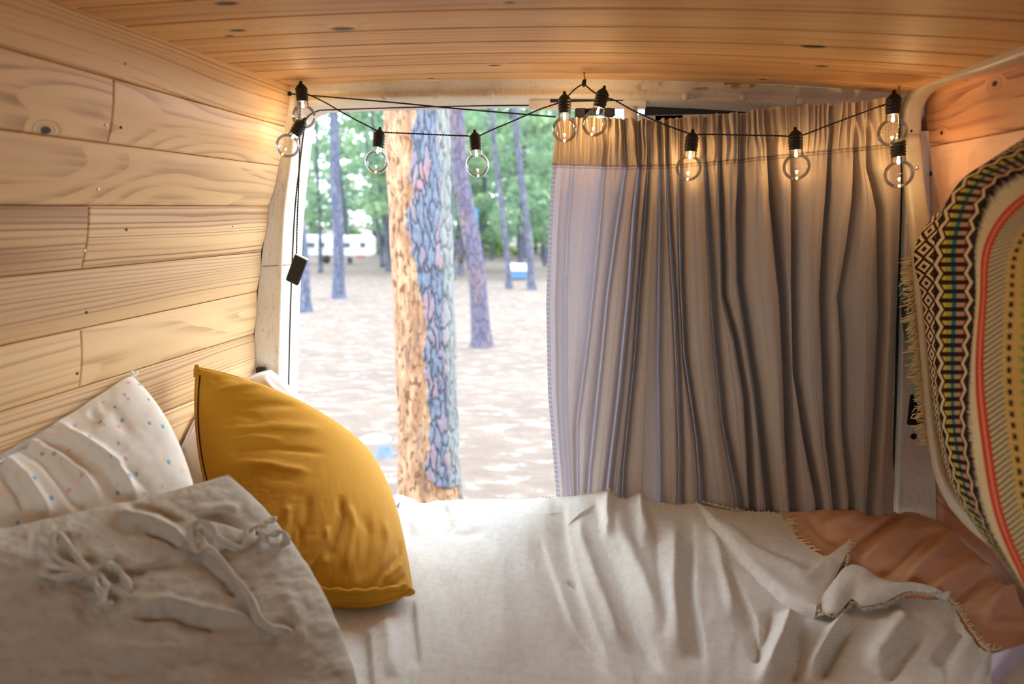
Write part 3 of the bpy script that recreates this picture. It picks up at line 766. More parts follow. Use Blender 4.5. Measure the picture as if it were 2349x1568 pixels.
def surf(name, x0, x1, y0, y1, nx, ny, zfun, mat, creases, thick=0.003, mask=None, parent=None, uvs=1.0, noise=None):
    Xs = np.linspace(x0, x1, nx)[:, None] * np.ones((1, ny)); Ys = np.linspace(y0, y1, ny)[None] * np.ones((nx, 1))
    Z = zfun(Xs, Ys); P = np.stack([Xs, Ys, Z], -1).reshape(-1, 3)
    q = proj(P); h = relief(q, creases)
    if noise is not None: h = h + noise(q)
    P[:, 2] += h; P[:, 1] -= h * 0.25
    Fc = grid_faces(nx, ny)
    if mask is not None:
        m = mask(q, P); Fc = Fc[m[Fc].all(axis=1)]
    o = mesh_obj(name, P, Fc, mat, parent, uv=np.stack([Xs.ravel() * uvs, Ys.ravel() * uvs], -1))
    return o, P
under_poly = [(0, 900), (1560, 1000), (1600, 1200), (1640, 1270), (1753, 1375), (1811, 1425), (1869, 1440), (1960, 1425), (2060, 1410), (2150, 1405), (2185, 1440), (2215, 1490), (2240, 1530), (2400, 1640), (2500, 2600), (0, 2600)]
def in_poly(q, poly):
    poly = np.array(poly, float); inside = np.zeros(len(q), bool); n = len(poly)
    for i in range(n):
        a, b = poly[i], poly[(i + 1) % n]
        cnd = ((a[1] > q[:, 1]) != (b[1] > q[:, 1])) & (q[:, 0] < (b[0] - a[0]) * (q[:, 1] - a[1]) / (b[1] - a[1] + 1e-9) + a[0]); inside ^= cnd
    return inside

M['sheet'] = cloth('rose_tan_sheet', c(212, 172, 142), c(192, 148, 118), weave=1100, bs=0.15, slub=0.25)
M['throw'] = cloth('cream_coarse_throw', c(248, 250, 247), c(222, 218, 206), weave=260, bs=0.9, bd=0.002, slub=0.3)
# tan duvet bulging on the right
zrear = np.array([aty(x, y, 1.57) for x, y in ((1560, 1185), (1800, 1182), (1850, 1180), (1900, 1166), (1960, 1160), (2030, 1157), (2080, 1166))])
zwall = np.array([atx(x, y, 0.71) for x, y in ((2349, 1420), (2300, 1345), (2255, 1290), (2200, 1245), (2165, 1210), (2130, 1190), (2090, 1172))])
def z_sheet(X_, Y_):
    z = ZB - 0.03 + 0.045 * sstep(-0.1, 0.45, X_) * sstep(0.5, 1.2, Y_)
    z = z + (np.interp(X_, zrear[:, 0], zrear[:, 2]) - z) * sstep(0.15, 0.35, X_) * sstep(1.25, 1.56, Y_)
    z = z + (np.interp(Y_, zwall[:, 1], zwall[:, 2]) - z) * sstep(0.38, 0.60, X_)
    z = z - 0.16 * sstep(1.58, 1.66, Y_) ** 1.5 * sstep(0.60, 0.50, X_) - 0.05 * sstep(0.72, 0.745, X_)
    return z
cr_sheet = [([(1845, 1180), (1900, 1230), (1960, 1250)], 10, -0.006), ([(1945, 1255), (2010, 1210), (2080, 1165)], 9, -0.012, 's'), ([(1960, 1300), (2030, 1240), (2100, 1200)], 14, 0.010),
            ([(2060, 1350), (2160, 1260), (2200, 1210)], 12, 0.009), ([(2010, 1330), (2100, 1250), (2150, 1200)], 10, -0.007), ([(2120, 1370), (2220, 1300), (2260, 1270)], 14, 0.008), ([(2150, 1385), (2230, 1330), (2300, 1290)], 9, -0.010, 's'),
            ([(2250, 1430), (2300, 1370), (2349, 1340)], 14, 0.010), ([(2280, 1300), (2320, 1330), (2380, 1350)], 10, -0.012), ([(1870, 1215), (1930, 1190), (1990, 1175)], 12, 0.006)]
so_, Psh = surf('bed_sheet', -0.2, 0.745, 0.45, 1.66, 300, 300, z_sheet, M['sheet'], [(a_[0], a_[1], a_[2] * 1.5) + tuple(a_[3:]) for a_ in cr_sheet], noise=lambda q: -0.05 * in_poly(q, under_poly) + 0.006 * fbm(q[:, 0] / 60 + q[:, 1] / 50, (q[:, 1] - q[:, 0]) / 260, 6) + 0.005 * fbm(q[:, 0] / 90 + q[:, 1] / 200, q[:, 1] / 90 - q[:, 0] / 160, 4))
tag(so_, 'rumpled rose tan duvet puffed up at the right end of the bed', 'duvet')

# cream throw
sil = np.array([(600, 1143), (850, 1140), (885, 1137), (920, 1131), (945, 1141), (958, 1150), (990, 1148), (1003, 1143), (1100, 1142), (1270, 1138), (1340, 1131), (1396, 1122), (1412, 1138), (1440, 1142), (1468, 1124), (1484, 1146), (1560, 1156), (1600, 1150), (1640, 1165), (1810, 1186), (1900, 1200), (2349, 1240)], float)
YE = 1.575
zs = np.array([aty(x, y, YE) for x, y in sil])
def z_throw(X_, Y_):
    ze = np.interp(X_, zs[:, 0], zs[:, 2]) - 0.004
    zc = ZB + 0.004 + 0.060 * sstep(-0.05, 0.45, X_) * (1 - sstep(0.50, 0.74, X_)) * sstep(0.5, 1.2, Y_)
    zc = zc + (z_sheet(X_, np.minimum(Y_, 1.5)) + 0.012 - zc) * sstep(0.08, 0.32, X_)
    t = sstep(1.30, YE, Y_)
    z = zc * (1 - t) + ze * t
    z = z - 0.22 * sstep(YE, YE + 0.06, Y_) ** 1.3
    z = z - 0.04 * sstep(0.75, 0.45, Y_) 
    return z
cr_throw = [([(1330, 1138), (1367, 1150), (1376, 1223), (1425, 1318), (1449, 1397), (1483, 1482), (1530, 1568)], 13, -0.016, 's'),
            ([(1280, 1145), (1293, 1170), (1296, 1223), (1313, 1298), (1337, 1386), (1361, 1455), (1400, 1530)], 10, -0.012, 's'),
            ([(1225, 1200), (1245, 1264), (1279, 1352), (1299, 1414), (1340, 1475), (1385, 1533), (1420, 1568)], 9, -0.009, 's'),
            ([(1330, 1160), (1335, 1230), (1360, 1310), (1395, 1400), (1430, 1480)], 14, 0.011), ([(1410, 1150), (1420, 1220), (1470, 1320), (1520, 1450)], 18, 0.013),
            ([(945, 1372), (952, 1448), (959, 1489), (962, 1540)], 7, -0.009, 's'), ([(838, 1430), (846, 1523), (853, 1600)], 9, -0.011, 's'), ([(880, 1400), (895, 1480), (900, 1560)], 14, 0.007),
            ([(1020, 1150), (1030, 1175), (1041, 1216)], 8, -0.010, 's'), ([(960, 1150), (985, 1190), (1040, 1220)], 13, -0.006), ([(1000, 1210), (1060, 1225), (1120, 1215)], 10, -0.005), ([(900, 1150), (940, 1170), (965, 1230)], 16, 0.007),
            ([(1587, 1170), (1587, 1205), (1585, 1357), (1598, 1429), (1619, 1540)], 11, -0.018, 's'), ([(1545, 1180), (1550, 1250), (1548, 1380), (1560, 1500)], 18, 0.014), ([(1490, 1150), (1500, 1200), (1510, 1300), (1535, 1430)], 10, -0.008),
            ([(1625, 1200), (1650, 1270), (1670, 1340), (1690, 1420)], 14, 0.012), ([(1660, 1260), (1670, 1281), (1702, 1364), (1731, 1429), (1753, 1520)], 9, -0.012, 's'),
            ([(1818, 1392), (1789, 1484), (1745, 1580)], 17, 0.024), ([(1770, 1390), (1760, 1440), (1730, 1530)], 12, -0.012), ([(1836, 1405), (1843, 1484), (1820, 1570)], 11, -0.016),
            ([(1948, 1400), (1900, 1470), (1850, 1560)], 14, 0.022), ([(1960, 1425), (1930, 1480), (1885, 1560)], 10, -0.014, 's'), ([(2090, 1400), (2050, 1450), (1990, 1540)], 26, 0.014), ([(2180, 1400), (2200, 1450), (2150, 1540)], 18, -0.008),
            ([(2120, 1440), (2080, 1500), (2030, 1568)], 12, -0.009), ([(1420, 1300), (1450, 1400), (1500, 1520)], 12, -0.006), ([(1110, 1230), (1150, 1330), (1160, 1440), (1180, 1540)], 30, 0.006), ([(1070, 1500), (1040, 1400), (1020, 1300)], 24, -0.004),
            ([(1300, 1322), (1325, 1332)], 6, -0.006), ([(1395, 1125), (1390, 1180), (1400, 1230)], 10, 0.010), ([(1468, 1128), (1475, 1180), (1490, 1240)], 10, 0.010), ([(1440, 1150), (1452, 1200), (1470, 1260)], 9, -0.010)]
edge_poly = [(300, 1000), (1560, 1000), (1598, 1150), (1640, 1225), (1753, 1330), (1811, 1385), (1869, 1400), (1960, 1390), (2060, 1370), (2172, 1372), (2190, 1390), (2216, 1433), (2245, 1476), (2263, 1490), (2330, 1500), (2500, 1540), (2500, 2600), (300, 2600)]
M_thr, Pth = surf('throw_blanket', -0.80, 0.735, 0.50, 1.64, 560, 460, z_throw, M['throw'], [(a_[0], a_[1] * 1.05, a_[2] * 1.35) + tuple(a_[3:]) for a_ in cr_throw], mask=lambda q, P: in_poly(q, edge_poly) | (P[:, 1] > YE + 0.02) & (q[:, 0] < 1600),
                  noise=lambda q: 0.0035 * fbm(q[:, 0] / 70, q[:, 1] / 170, 14) + 0.002 * fbm(q[:, 0] / 25, q[:, 1] / 60, 15))
tag(M_thr, 'cream coarse woven throw blanket with frayed edge spread over the bed', 'blanket')
# turned-back corner, frayed
def zt(x, y):
    P = atz(x, y, ZB)
    for _ in range(6): P = atz(x, y, float(z_throw(np.array([P[0]]), np.array([min(P[1], 1.55)]))[0]))
    return P
def flap(name, A, B, n, m, lift, sag, parent, creases=()):
    a = spline(A, n); b = spline(B, n); V = []
    for i in range(n):
        for j in range(m):
            t = j / (m - 1); q_ = a[i] * (1 - t) + b[i] * t; V.append(zt(*q_) + np.array([0, 0, lift(i / (n - 1), t)]))
    V = np.array(V); q = proj(V); V[:, 2] += relief(q, creases) + 0.0016 * fbm(q[:, 0] / 22, q[:, 1] / 22, 8)
    off = len(V); V2 = V - np.array([0, 0, 0.003])
    f = np.concatenate([grid_faces(n, m), grid_faces(n, m, off, True)])
    bd = [i * m for i in range(n)]; bd2 = [i * m + m - 1 for i in range(n)]
    sk = [(bd[i], bd[i] + off, bd[i + 1] + off, bd[i + 1]) for i in range(n - 1)] + [(bd2[i + 1], bd2[i + 1] + off, bd2[i] + off, bd2[i]) for i in range(n - 1)]
    f = np.concatenate([f, np.array(sk)])
    dd = np.concatenate([V, V2])
    return mesh_obj(name, dd, f, M['throw'], parent, uv=dd[:, :2] * 1.0)
flap('turned_corner', [(1596, 1152), (1625, 1205), (1659, 1258), (1706, 1302), (1753, 1345), (1811, 1399), (1869, 1418)], [(1610, 1160), (1700, 1182), (1800, 1190), (1830, 1245), (1895, 1285), (1948, 1255), (1890, 1390)], 90, 40,
     lambda s, t: 0.020 * math.sin(min(1, s * 5) * math.pi / 2) * (1 - 0.55 * t) - 0.022 * (1 - min(1, t * 9)) ** 2 + 0.002, 0, M_thr,
     [([(1620, 1180), (1720, 1250), (1830, 1310), (1880, 1360)], 16, 0.008), ([(1700, 1230), (1760, 1260), (1850, 1290)], 10, -0.006), ([(1850, 1330), (1880, 1300), (1920, 1290)], 9, 0.006), ([(1690, 1275), (1760, 1330), (1830, 1380)], 10, 0.004)])
flap('turned_corner', [(1869, 1416), (1893, 1428), (1919, 1430), (1938, 1410), (1952, 1398), (1977, 1413), (2024, 1404), (2078, 1381), (2125, 1378), (2172, 1380)], [(1890, 1360), (1915, 1345), (1935, 1325), (1960, 1318), (1985, 1328), (2010, 1348), (2050, 1360), (2090, 1365), (2130, 1368), (2176, 1376)], 90, 24,
     lambda s, t: 0.020 * math.sin(min(1, s * 5) * math.pi / 2) * math.sin(min(1, (1 - s) * 4) * math.pi / 2) + 0.010 * math.sin(t * math.pi) + 0.003, 0, M_thr)
def fringe(name, path, n, ln, parent, mat, drop=(0.0, -0.3, -1.0), r=0.0008, jit=0.5, rnd=random.Random(5)):
    pts = spline(path, n); q = MB(); dr_ = np.array(drop, float)
    for i in range(n):
        base = pts[i] + np.array([rnd.uniform(-1, 1), rnd.uniform(-1, 1), rnd.uniform(0, 1)]) * 0.0012
        d_ = dr_ + np.array([rnd.uniform(-jit, jit), rnd.uniform(-jit, jit), rnd.uniform(-jit, jit)]); d_ /= np.linalg.norm(d_)
        l = ln * rnd.uniform(0.5, 1.15); cv = np.array([rnd.uniform(-1, 1), rnd.uniform(-1, 1), rnd.uniform(-1, 1)]) * l * 0.3
        q.tube([base, base + d_ * l * 0.35 + cv * 0.6, base + d_ * l * 0.7 + cv, base + d_ * l + cv * 0.5], [r, r * 1.1, r, r * 0.6], 4)
    o = q.build(name, mat, parent); o['kind'] = 'stuff'; return o
M['fray'] = plain('frayed_cotton', c(232, 214, 184), 0.9)
def zl(pts, up=0.01): return [zt(*p) + np.array([0, 0, up]) for p in pts]
fringe('fringe', zl([(1800, 1190), (1818, 1235), (1845, 1262), (1897, 1290), (1946, 1254)], .012), 150, 0.017, M_thr, M['fray'], (0.6, -0.6, -0.15), r=.001)
fringe('fringe', zl([(1946, 1254), (1934, 1325), (1897, 1368), (1872, 1414), (1919, 1431), (1952, 1399), (1977, 1413), (2024, 1405), (2078, 1381), (2172, 1378)], .016), 330, 0.007, M_thr, M['fray'], (0.4, -0.6, 0.1), jit=.8)
fringe('fringe', zl([(2172, 1376), (2190, 1395), (2216, 1436), (2245, 1478), (2263, 1492), (2330, 1503)], .004), 150, 0.009, M_thr, M['fray'], (0.9, 0.2, 0.1))
fringe('fringe', [aty(x, y + 2, YE) for x, y in ((1000, 1143), (1150, 1141), (1270, 1138), (1340, 1131), (1396, 1122), (1412, 1138), (1440, 1142), (1468, 1124), (1484, 1146), (1560, 1156), (1600, 1150))], 260, 0.005, M_thr, M['fray'], (0.1, 0.5, 0.5), jit=.8, r=.0007)
fringe('fringe', zl([(1612, 1163), (1700, 1183), (1800, 1190)], .012), 120, 0.008, M_thr, M['fray'], (0.3, 0.7, 0.1), jit=.6)

# ------------------------------------------------------------------ pillows
def pillow(name, label, corners, mids, thick, mat, creases=(), noise=None, n=120, pw=0.42, back=1.0, uvs=(0.45, 0.45), seam=None, cat='pillow', pinch=0.06, nrm_sign=1, face=None):
    """corners A,B,C,D 3-D (clockwise seen from the front), mids: 3-D mid-points of AB, BC, CD, DA"""
    A, B, C, Dd = [np.array(q, float) for q in corners]; mAB, mBC, mCD, mDA = [np.array(q, float) for q in mids]
    s = np.linspace(-1, 1, n); U, V = np.meshgrid(s, s, indexing='ij')      # U along AB, V along AD
    def N(u0, v0): return 0.25 * (1 + U * u0) * (1 + V * v0) * (U * u0 + V * v0 - 1)
    P = (N(-1, -1)[..., None] * A + N(1, -1)[..., None] * B + N(1, 1)[..., None] * C + N(-1, 1)[..., None] * Dd
         + (0.5 * (1 - U ** 2) * (1 - V))[..., None] * mAB + (0.5 * (1 - U ** 2) * (1 + V))[..., None] * mCD
         + (0.5 * (1 - V ** 2) * (1 + U))[..., None] * mBC + (0.5 * (1 - V ** 2) * (1 - U))[..., None] * mDA)
    nn = normals_grid(P); view = EYE - P; sg = np.sign((nn * view).sum(-1).mean()); nn = nn * sg
    nn = nn * 0.5 + nn.mean(axis=(0, 1)) * 0.5; nn /= np.linalg.norm(nn, axis=-1, keepdims=True)
    prof = ((1 - U ** 2).clip(0) * (1 - V ** 2).clip(0)) ** pw
    front = P + nn * (thick * prof)[..., None]; bk = P - nn * (thick * back * prof)[..., None]
    q = proj(front.reshape(-1, 3)); h = relief(q, creases) if creases else np.zeros(n * n)
    if noise is not None: h = h + noise(q, U.ravel(), V.ravel())
    edge = np.minimum(1, prof * 3.0)
    front = front + nn * (h.reshape(n, n) * edge)[..., None]
    wz = np.array([q_[0][2] for q_ in seams])[::-1]; wx = np.array([q_[0][0] for q_ in seams])[::-1]
    for arr in (front, bk, P): arr[..., 0] = np.maximum(arr[..., 0], np.interp(arr[..., 2], wz, wx) + 0.012)
    off = n * n
    fidx = np.arange(n * n).reshape(n, n); bidx = fidx + off
    bm_ = bidx.copy(); bm_[0, :] = fidx[0, :]; bm_[-1, :] = fidx[-1, :]; bm_[:, 0] = fidx[:, 0]; bm_[:, -1] = fidx[:, -1]
    f1 = grid_faces(n, n, 0, sg < 0)
    i, j = np.meshgrid(np.arange(n - 1), np.arange(n - 1), indexing='ij'); i, j = i.ravel(), j.ravel()
    f2 = np.stack([bm_[i, j], bm_[i, j + 1], bm_[i + 1, j + 1], bm_[i + 1, j]], -1)
    if sg < 0: f2 = f2[:, ::-1]
    verts = np.concatenate([front.reshape(-1, 3), bk.reshape(-1, 3)])
    uv = np.concatenate([np.stack([U.ravel() * uvs[0] / 2, V.ravel() * uvs[1] / 2], -1)] * 2)
    ctr = P.mean(axis=(0, 1)); ctr[2] = verts[:, 2].min()
    root = thing(name, label, cat, ctr)
    mesh_obj('pillow_cover' if cat == 'pillow' else 'cushion_cover', verts, np.concatenate([f1, f2]), mat, root, uv=uv)
    ring = np.concatenate([P[:, 0], P[-1, 1:], P[::-1, -1][1:], P[0, ::-1][1:]])
    sm = MB().tube(ring, seam or 0.0022, 6, cap=False); sm.build('seam', mat, root)
    return root, front, nn, q
def mid(a, b, off=(0, 0, 0)): return (np.array(a) + np.array(b)) / 2 + np.array(off)

M['mustard'] = cloth('mustard_cotton', c(194, 142, 34), c(172, 120, 20), weave=1500, bs=0.12, slub=0.2, sheen=0.1)
M['dots'] = cloth('dotted_white_cotton', c(228, 224, 212), c(216, 210, 196), weave=1500, bs=0.1, slub=0.3, dots=True)
M['linen'] = cloth('natural_linen', c(192, 186, 170), c(168, 160, 144), weave=600, bs=0.5, slub=0.35)
M['white'] = cloth('white_cotton', c(240, 240, 238), c(228, 230, 232), weave=1500, bs=0.1, slub=0.2)
M['beige'] = cloth('pale_beige_cotton', c(222, 212, 196), c(206, 192, 172), weave=1500, bs=0.1, slub=0.3)

# mustard cushion
A = aty(452, 843, 1.33); B = aty(838, 1030, 1.47); C = atz(944, 1356, 0.892); Dm = atz(560, 1320, 0.90)
cr_m = []
fan = [((478, 900), (640, 880)), ((490, 940), (700, 930)), ((500, 985), (760, 985)), ((505, 1030), (760, 1040)), ((520, 1060), (720, 1085)), ((480, 880), (560, 862)), ((500, 1010), (660, 1010)), ((490, 960), (600, 955))]
for k, (a, b) in enumerate(fan): cr_m.append(([a, ((a[0] + b[0]) / 2, (a[1] + b[1]) / 2 - 8), b], 7 + (k % 3) * 2, (-0.0045 if k % 2 else 0.0045)))
cr_m += [([(780, 1130), (785, 1180), (765, 1240), (745, 1290)], 9, -0.012), ([(750, 1200), (752, 1240), (725, 1290), (700, 1320)], 8, 0.008), ([(830, 1170), (845, 1220), (838, 1280), (820, 1340)], 11, -0.007), ([(800, 1150), (815, 1210), (800, 1270), (790, 1320)], 9, 0.007),
         ([(880, 1180), (890, 1240), (880, 1290), (855, 1350)], 9, 0.007), ([(710, 1130), (700, 1200), (670, 1270)], 12, -0.006), ([(660, 1150), (660, 1200), (640, 1250)], 10, 0.005), ([(915, 1230), (915, 1270), (880, 1310), (860, 1345)], 7, -0.007), ([(925, 1290), (905, 1310), (880, 1335)], 6, 0.006), ([(930, 1315), (910, 1335), (885, 1350)], 5, -0.006), ([(690, 1200), (690, 1250), (660, 1300)], 8, -0.005)]
mu, fm, nm, qm = pillow('mustard_cushion', 'plump mustard yellow square cushion leaning against the pillows', (A, B, C, Dm),
    (aty(665, 912, 1.42), aty(905, 1170, 1.36), atz(770, 1385, 0.887), aty(465, 1080, 1.27)), 0.082, M['mustard'], cr_m,
    noise=lambda q, u, v: 0.0028 * fbm(q[:, 0] / 60, q[:, 1] / 18, 41) * np.exp(-((u + 0.7) / 0.6) ** 2) + 0.0022 * fbm(q[:, 0] / 16, q[:, 1] / 60, 42) * np.exp(-((v - 0.8) / 0.6) ** 2), n=170, cat='cushion', seam=0.0028)
# zip along the left edge and hem welt along the bottom edge
nA = fm.shape[0]
zp = fm[3, 6:int(nA * .62)] + nm[3, 6:int(nA * .62)] * 0.002
MB().tube(zp, 0.0016, 6).build('zip', plain('dark_zip', c(50, 34, 14), 0.6), mu)
hemp = fm[12:-8, -4] + nm[12:-8, -4] * 0.001
wob = np.sin(np.arange(len(hemp)) * 0.35)[:, None] * np.array([0, 0, 0.0015])
MB().tube(hemp + wob, 0.0035, 6, r2=0.008).build('hem', M['mustard'], mu)
for cn, dirn in ((A, (-0.1, 0, 1)), (C, (1, -.4, .25))):
    dn = np.array(dirn) / np.linalg.norm(dirn)
    MB().tube([cn - dn * 0.02, cn - dn * 0.004, cn + dn * 0.007], [0.012, 0.009, 0.004], 9, r2=[0.006, 0.005, 0.002]).build('corner_tip', M['mustard'], mu)

# dotted pillow against the left wall
A = aty(-230, 1090, 0.80); B = aty(288, 852, 1.20); C = aty(470, 1270, 1.02); Dd = aty(30, 1500, 0.80)
cr_d = [([(60, 1000), (150, 1010), (230, 1060), (290, 1130), (315, 1160)], 11, -0.014, 's'), ([(150, 985), (230, 960), (215, 950), (240, 965)], 12, -0.007), ([(120, 965), (200, 1010), (270, 1060), (320, 1145)], 10, 0.010), ([(20, 1010), (100, 1060), (150, 1120), (190, 1180)], 11, -0.008), ([(40, 995), (120, 1030), (190, 1080), (240, 1150)], 10, 0.008),
        ([(0, 1040), (60, 1090), (100, 1150), (120, 1190)], 11, 0.009), ([(0, 1080), (40, 1130), (60, 1180)], 9, -0.008), ([(220, 935), (260, 940), (300, 1000)], 14, -0.004), ([(240, 1050), (300, 1080), (350, 1130)], 9, -0.004)]
dp, fd, nd, qd = pillow('dotted_pillow', 'white pillow with small pastel dots leaning on the plank wall', (A, B, C, Dd),
    (aty(60, 985, 1.0), aty(405, 1010, 1.12), aty(280, 1400, 0.9), aty(-120, 1250, 0.8)), 0.06, M['dots'], cr_d, noise=lambda q, u, v: 0.003 * fbm(q[:, 0] / 60, q[:, 1] / 60, 51), n=150, uvs=(0.6, 0.45))
tp = B; MB().tube([tp + [-.02, 0, -.01], tp, tp + [.008, 0.003, .002], tp + [.016, 0.004, -.012]], [0.010, .009, .006, .003], 8).build('corner_tip', M['dots'], dp)

# white pillow by the door
A = aty(520, 905, 1.52); B = aty(622, 850, 1.57); C = aty(800, 1100, 1.53); Dd = aty(600, 1180, 1.45)
pillow('white_pillow', 'bright white pillow behind the mustard cushion by the doorway', (A, B, C, Dd), (aty(570, 866, 1.54), aty(735, 968, 1.56), aty(700, 1150, 1.5), aty(540, 1050, 1.48)), 0.03, M['white'],
       [([(560, 885), (620, 900), (680, 950), (720, 985)], 6, -0.004), ([(600, 860), (625, 890), (680, 930)], 7, 0.004)], n=80, pw=.35)
# pale pillow between
A = aty(335, 945, 1.40); B = aty(470, 915, 1.47); C = aty(560, 1190, 1.30); Dd = aty(400, 1240, 1.22)
pillow('pale_pillow', 'small pale beige pillow squeezed between dotted pillow and mustard cushion', (A, B, C, Dd), (aty(400, 925, 1.44), aty(520, 1040, 1.38), aty(480, 1220, 1.26), aty(365, 1090, 1.3)), 0.03, M['beige'],
       [([(400, 1000), (420, 1060), (440, 1110)], 9, -0.005)], n=70, pw=.35)

# big linen pillow in front
A = aty(-190, 1250, 0.66); B = aty(523, 1090, 0.98); C = aty(850, 1700, 0.80); Dd = aty(60, 1950, 0.50)
cr_l = [([(230, 1330), (330, 1300), (430, 1258)], 10, -0.008, 's'), ([(250, 1175), (330, 1190), (400, 1220), (425, 1245)], 12, 0.008), ([(280, 1150), (360, 1165), (430, 1200)], 10, -0.005), ([(330, 1215), (380, 1230), (420, 1250)], 6, -0.006), ([(290, 1400), (380, 1380), (480, 1400), (600, 1430)], 14, 0.006), ([(300, 1420), (400, 1410), (520, 1440)], 10, -0.006),
        ([(440, 1180), (520, 1190), (580, 1215)], 8, -0.005), ([(430, 1170), (520, 1160), (560, 1170)], 10, 0.004), ([(640, 1330), (680, 1420), (700, 1500)], 16, 0.004), ([(360, 1530), (480, 1500), (600, 1520)], 18, -0.005), ([(450, 1265), (520, 1330), (560, 1400)], 12, -0.006)]
lp_, fl_, nl_, ql_ = pillow('linen_pillow', 'large natural linen pillow with fabric ties nearest the camera', (A, B, C, Dd),
    (aty(160, 1195, 0.82), aty(715, 1330, 0.93), aty(480, 1850, 0.62), aty(-120, 1600, 0.55)), 0.085, M['linen'], [(a_[0], a_[1], a_[2] * 1.6) + tuple(a_[3:]) for a_ in cr_l], noise=lambda q, u, v: 0.007 * fbm(q[:, 0] / 120, q[:, 1] / 55, 61) - 0.004 * np.abs(fbm(q[:, 0] / 60 + q[:, 1] / 90, q[:, 1] / 30, 66)) + 0.0018 * fbm(q[:, 0] / 22, q[:, 1] / 22, 62), n=190, uvs=(0.6, 0.5))
fpts = fl_.reshape(-1, 3); fq_ = proj(fpts); fn_ = nl_.reshape(-1, 3)
def on_pillow(px, py, h=0.004):
    k = np.argmin((fq_[:, 0] - px) ** 2 + (fq_[:, 1] - py) ** 2); return fpts[k] + fn_[k] * h
def ribbon(pts, w=0.0045, t=0.0016, n=40, mat=None, parent=None, name='tie'):
    P = spline([on_pillow(*p) for p in pts], n)
    tw = np.linspace(0, 1, n)
    mb = MB(); mb.tube(P, w * (0.75 + 0.25 * np.sin(tw * 23)), 8, r2=t * (1 + 0.5 * np.sin(tw * 17)), up=(0.3, -0.8, 0.4)); return mb
ties = [[(440, 1255, .006), (432, 1225, .012), (450, 1210, .018), (478, 1222, .016), (492, 1238, .010), (520, 1252, .008), (548, 1262, .008), (570, 1245, .010), (580, 1228, .010)],
        [(440, 1258, .004), (470, 1268, .010), (500, 1290, .010), (525, 1318, .008), (548, 1345, .008), (560, 1370, .009), (580, 1385, .008), (592, 1420, .008), (615, 1445, .009), (640, 1448, .009), (664, 1452, .007)],
        [(436, 1250, .005), (452, 1275, .010), (462, 1262, .012), (455, 1235, .010), (445, 1225, .010)],
        [(560, 1362, .006), (572, 1392, .006), (590, 1430, .006), (620, 1452, .006), (655, 1455, .006)],
        [(600, 1228, .006), (580, 1215, .012), (560, 1230, .010), (565, 1248, .008), (590, 1240, .008)], [(585, 1232, .008), (600, 1215, .015), (628, 1204, .020)], [(590, 1232, .008), (615, 1240, .018), (640, 1238, .022), (655, 1262, .018)], [(595, 1236, .008), (615, 1258, .012), (640, 1262, .010), (650, 1248, .012)],
        [(205, 1330, .006), (180, 1305, .012), (135, 1248, .018), (115, 1262, .018), (118, 1290, .012), (160, 1310, .008), (200, 1325, .006)], [(200, 1325, .006), (150, 1320, .010), (100, 1318, .014), (90, 1325, .012), (125, 1332, .008), (190, 1328, .006)],
        [(205, 1325, .006), (235, 1310, .014), (270, 1330, .016), (295, 1368, .010)], [(205, 1328, .006), (220, 1360, .012), (232, 1395, .012), (255, 1400, .010)], [(215, 1325, .008), (235, 1350, .012), (230, 1380, .012), (220, 1400, .010)]]
for grp_, lab in ((ties[0:4], 'long tie'), (ties[4:8], 'tie'), (ties[8:13], 'tie')):
    q = MB()
    for tpts in grp_:
        P = spline([on_pillow(*p) for p in tpts], 40); tw = np.linspace(0, 1, 40)
        q.tube(P, 0.0060 * (0.8 + 0.25 * np.sin(tw * 23)), 8, r2=0.0042 * (1 + 0.4 * np.sin(tw * 17)), up=(0.3, -0.8, 0.4))
    q.build('tie', M['linen'], lp_)
# lilac cloth behind the mustard cushion
q = MB(); P0 = zt(900, 1175)
V = []
for i in range(20):
    for j in range(14):
        a, b = i / 19, j / 13; V.append(P0 + np.array([-0.05 + 0.06 * a, -0.02 + 0.05 * b, 0.012 + 0.012 * math.sin(a * 9 + b * 4) + 0.010 * b - 0.02 * abs(a - .5)]))
V = np.array(V); f = np.concatenate([grid_faces(20, 14), grid_faces(20, 14, 280, True)])
lc = mesh_obj('crumpled_cloth', np.concatenate([V, V - [0, 0, .002]]), f, cloth('lilac_cotton', c(176, 176, 200), c(150, 152, 184)), uv=np.concatenate([V, V])[:, :2])
tag(lc, 'crumpled lilac cloth corner peeking out right of the mustard cushion', 'cloth')
# lavender cloth at the lower right corner
V = []
for i in range(24):
    for j in range(16):
        a, b = i / 23, j / 15; V.append(atz(2275 + 220 * a, 1500 - 70 * a + 90 * b, 0.905 + 0.014 * math.sin(a * 7 + b * 3) + .02 * a - .01 * b))
V = np.array(V); f = np.concatenate([grid_faces(24, 16, 0, True), grid_faces(24, 16, 384)])
lc = mesh_obj('folded_cloth', np.concatenate([V, V - [0, 0, .012]]), f, cloth('lavender_cotton', c(206, 202, 226), c(188, 184, 214)), uv=np.concatenate([V, V])[:, :2])
tag(lc, 'pale lavender folded cloth at the right end of the bed', 'cloth')

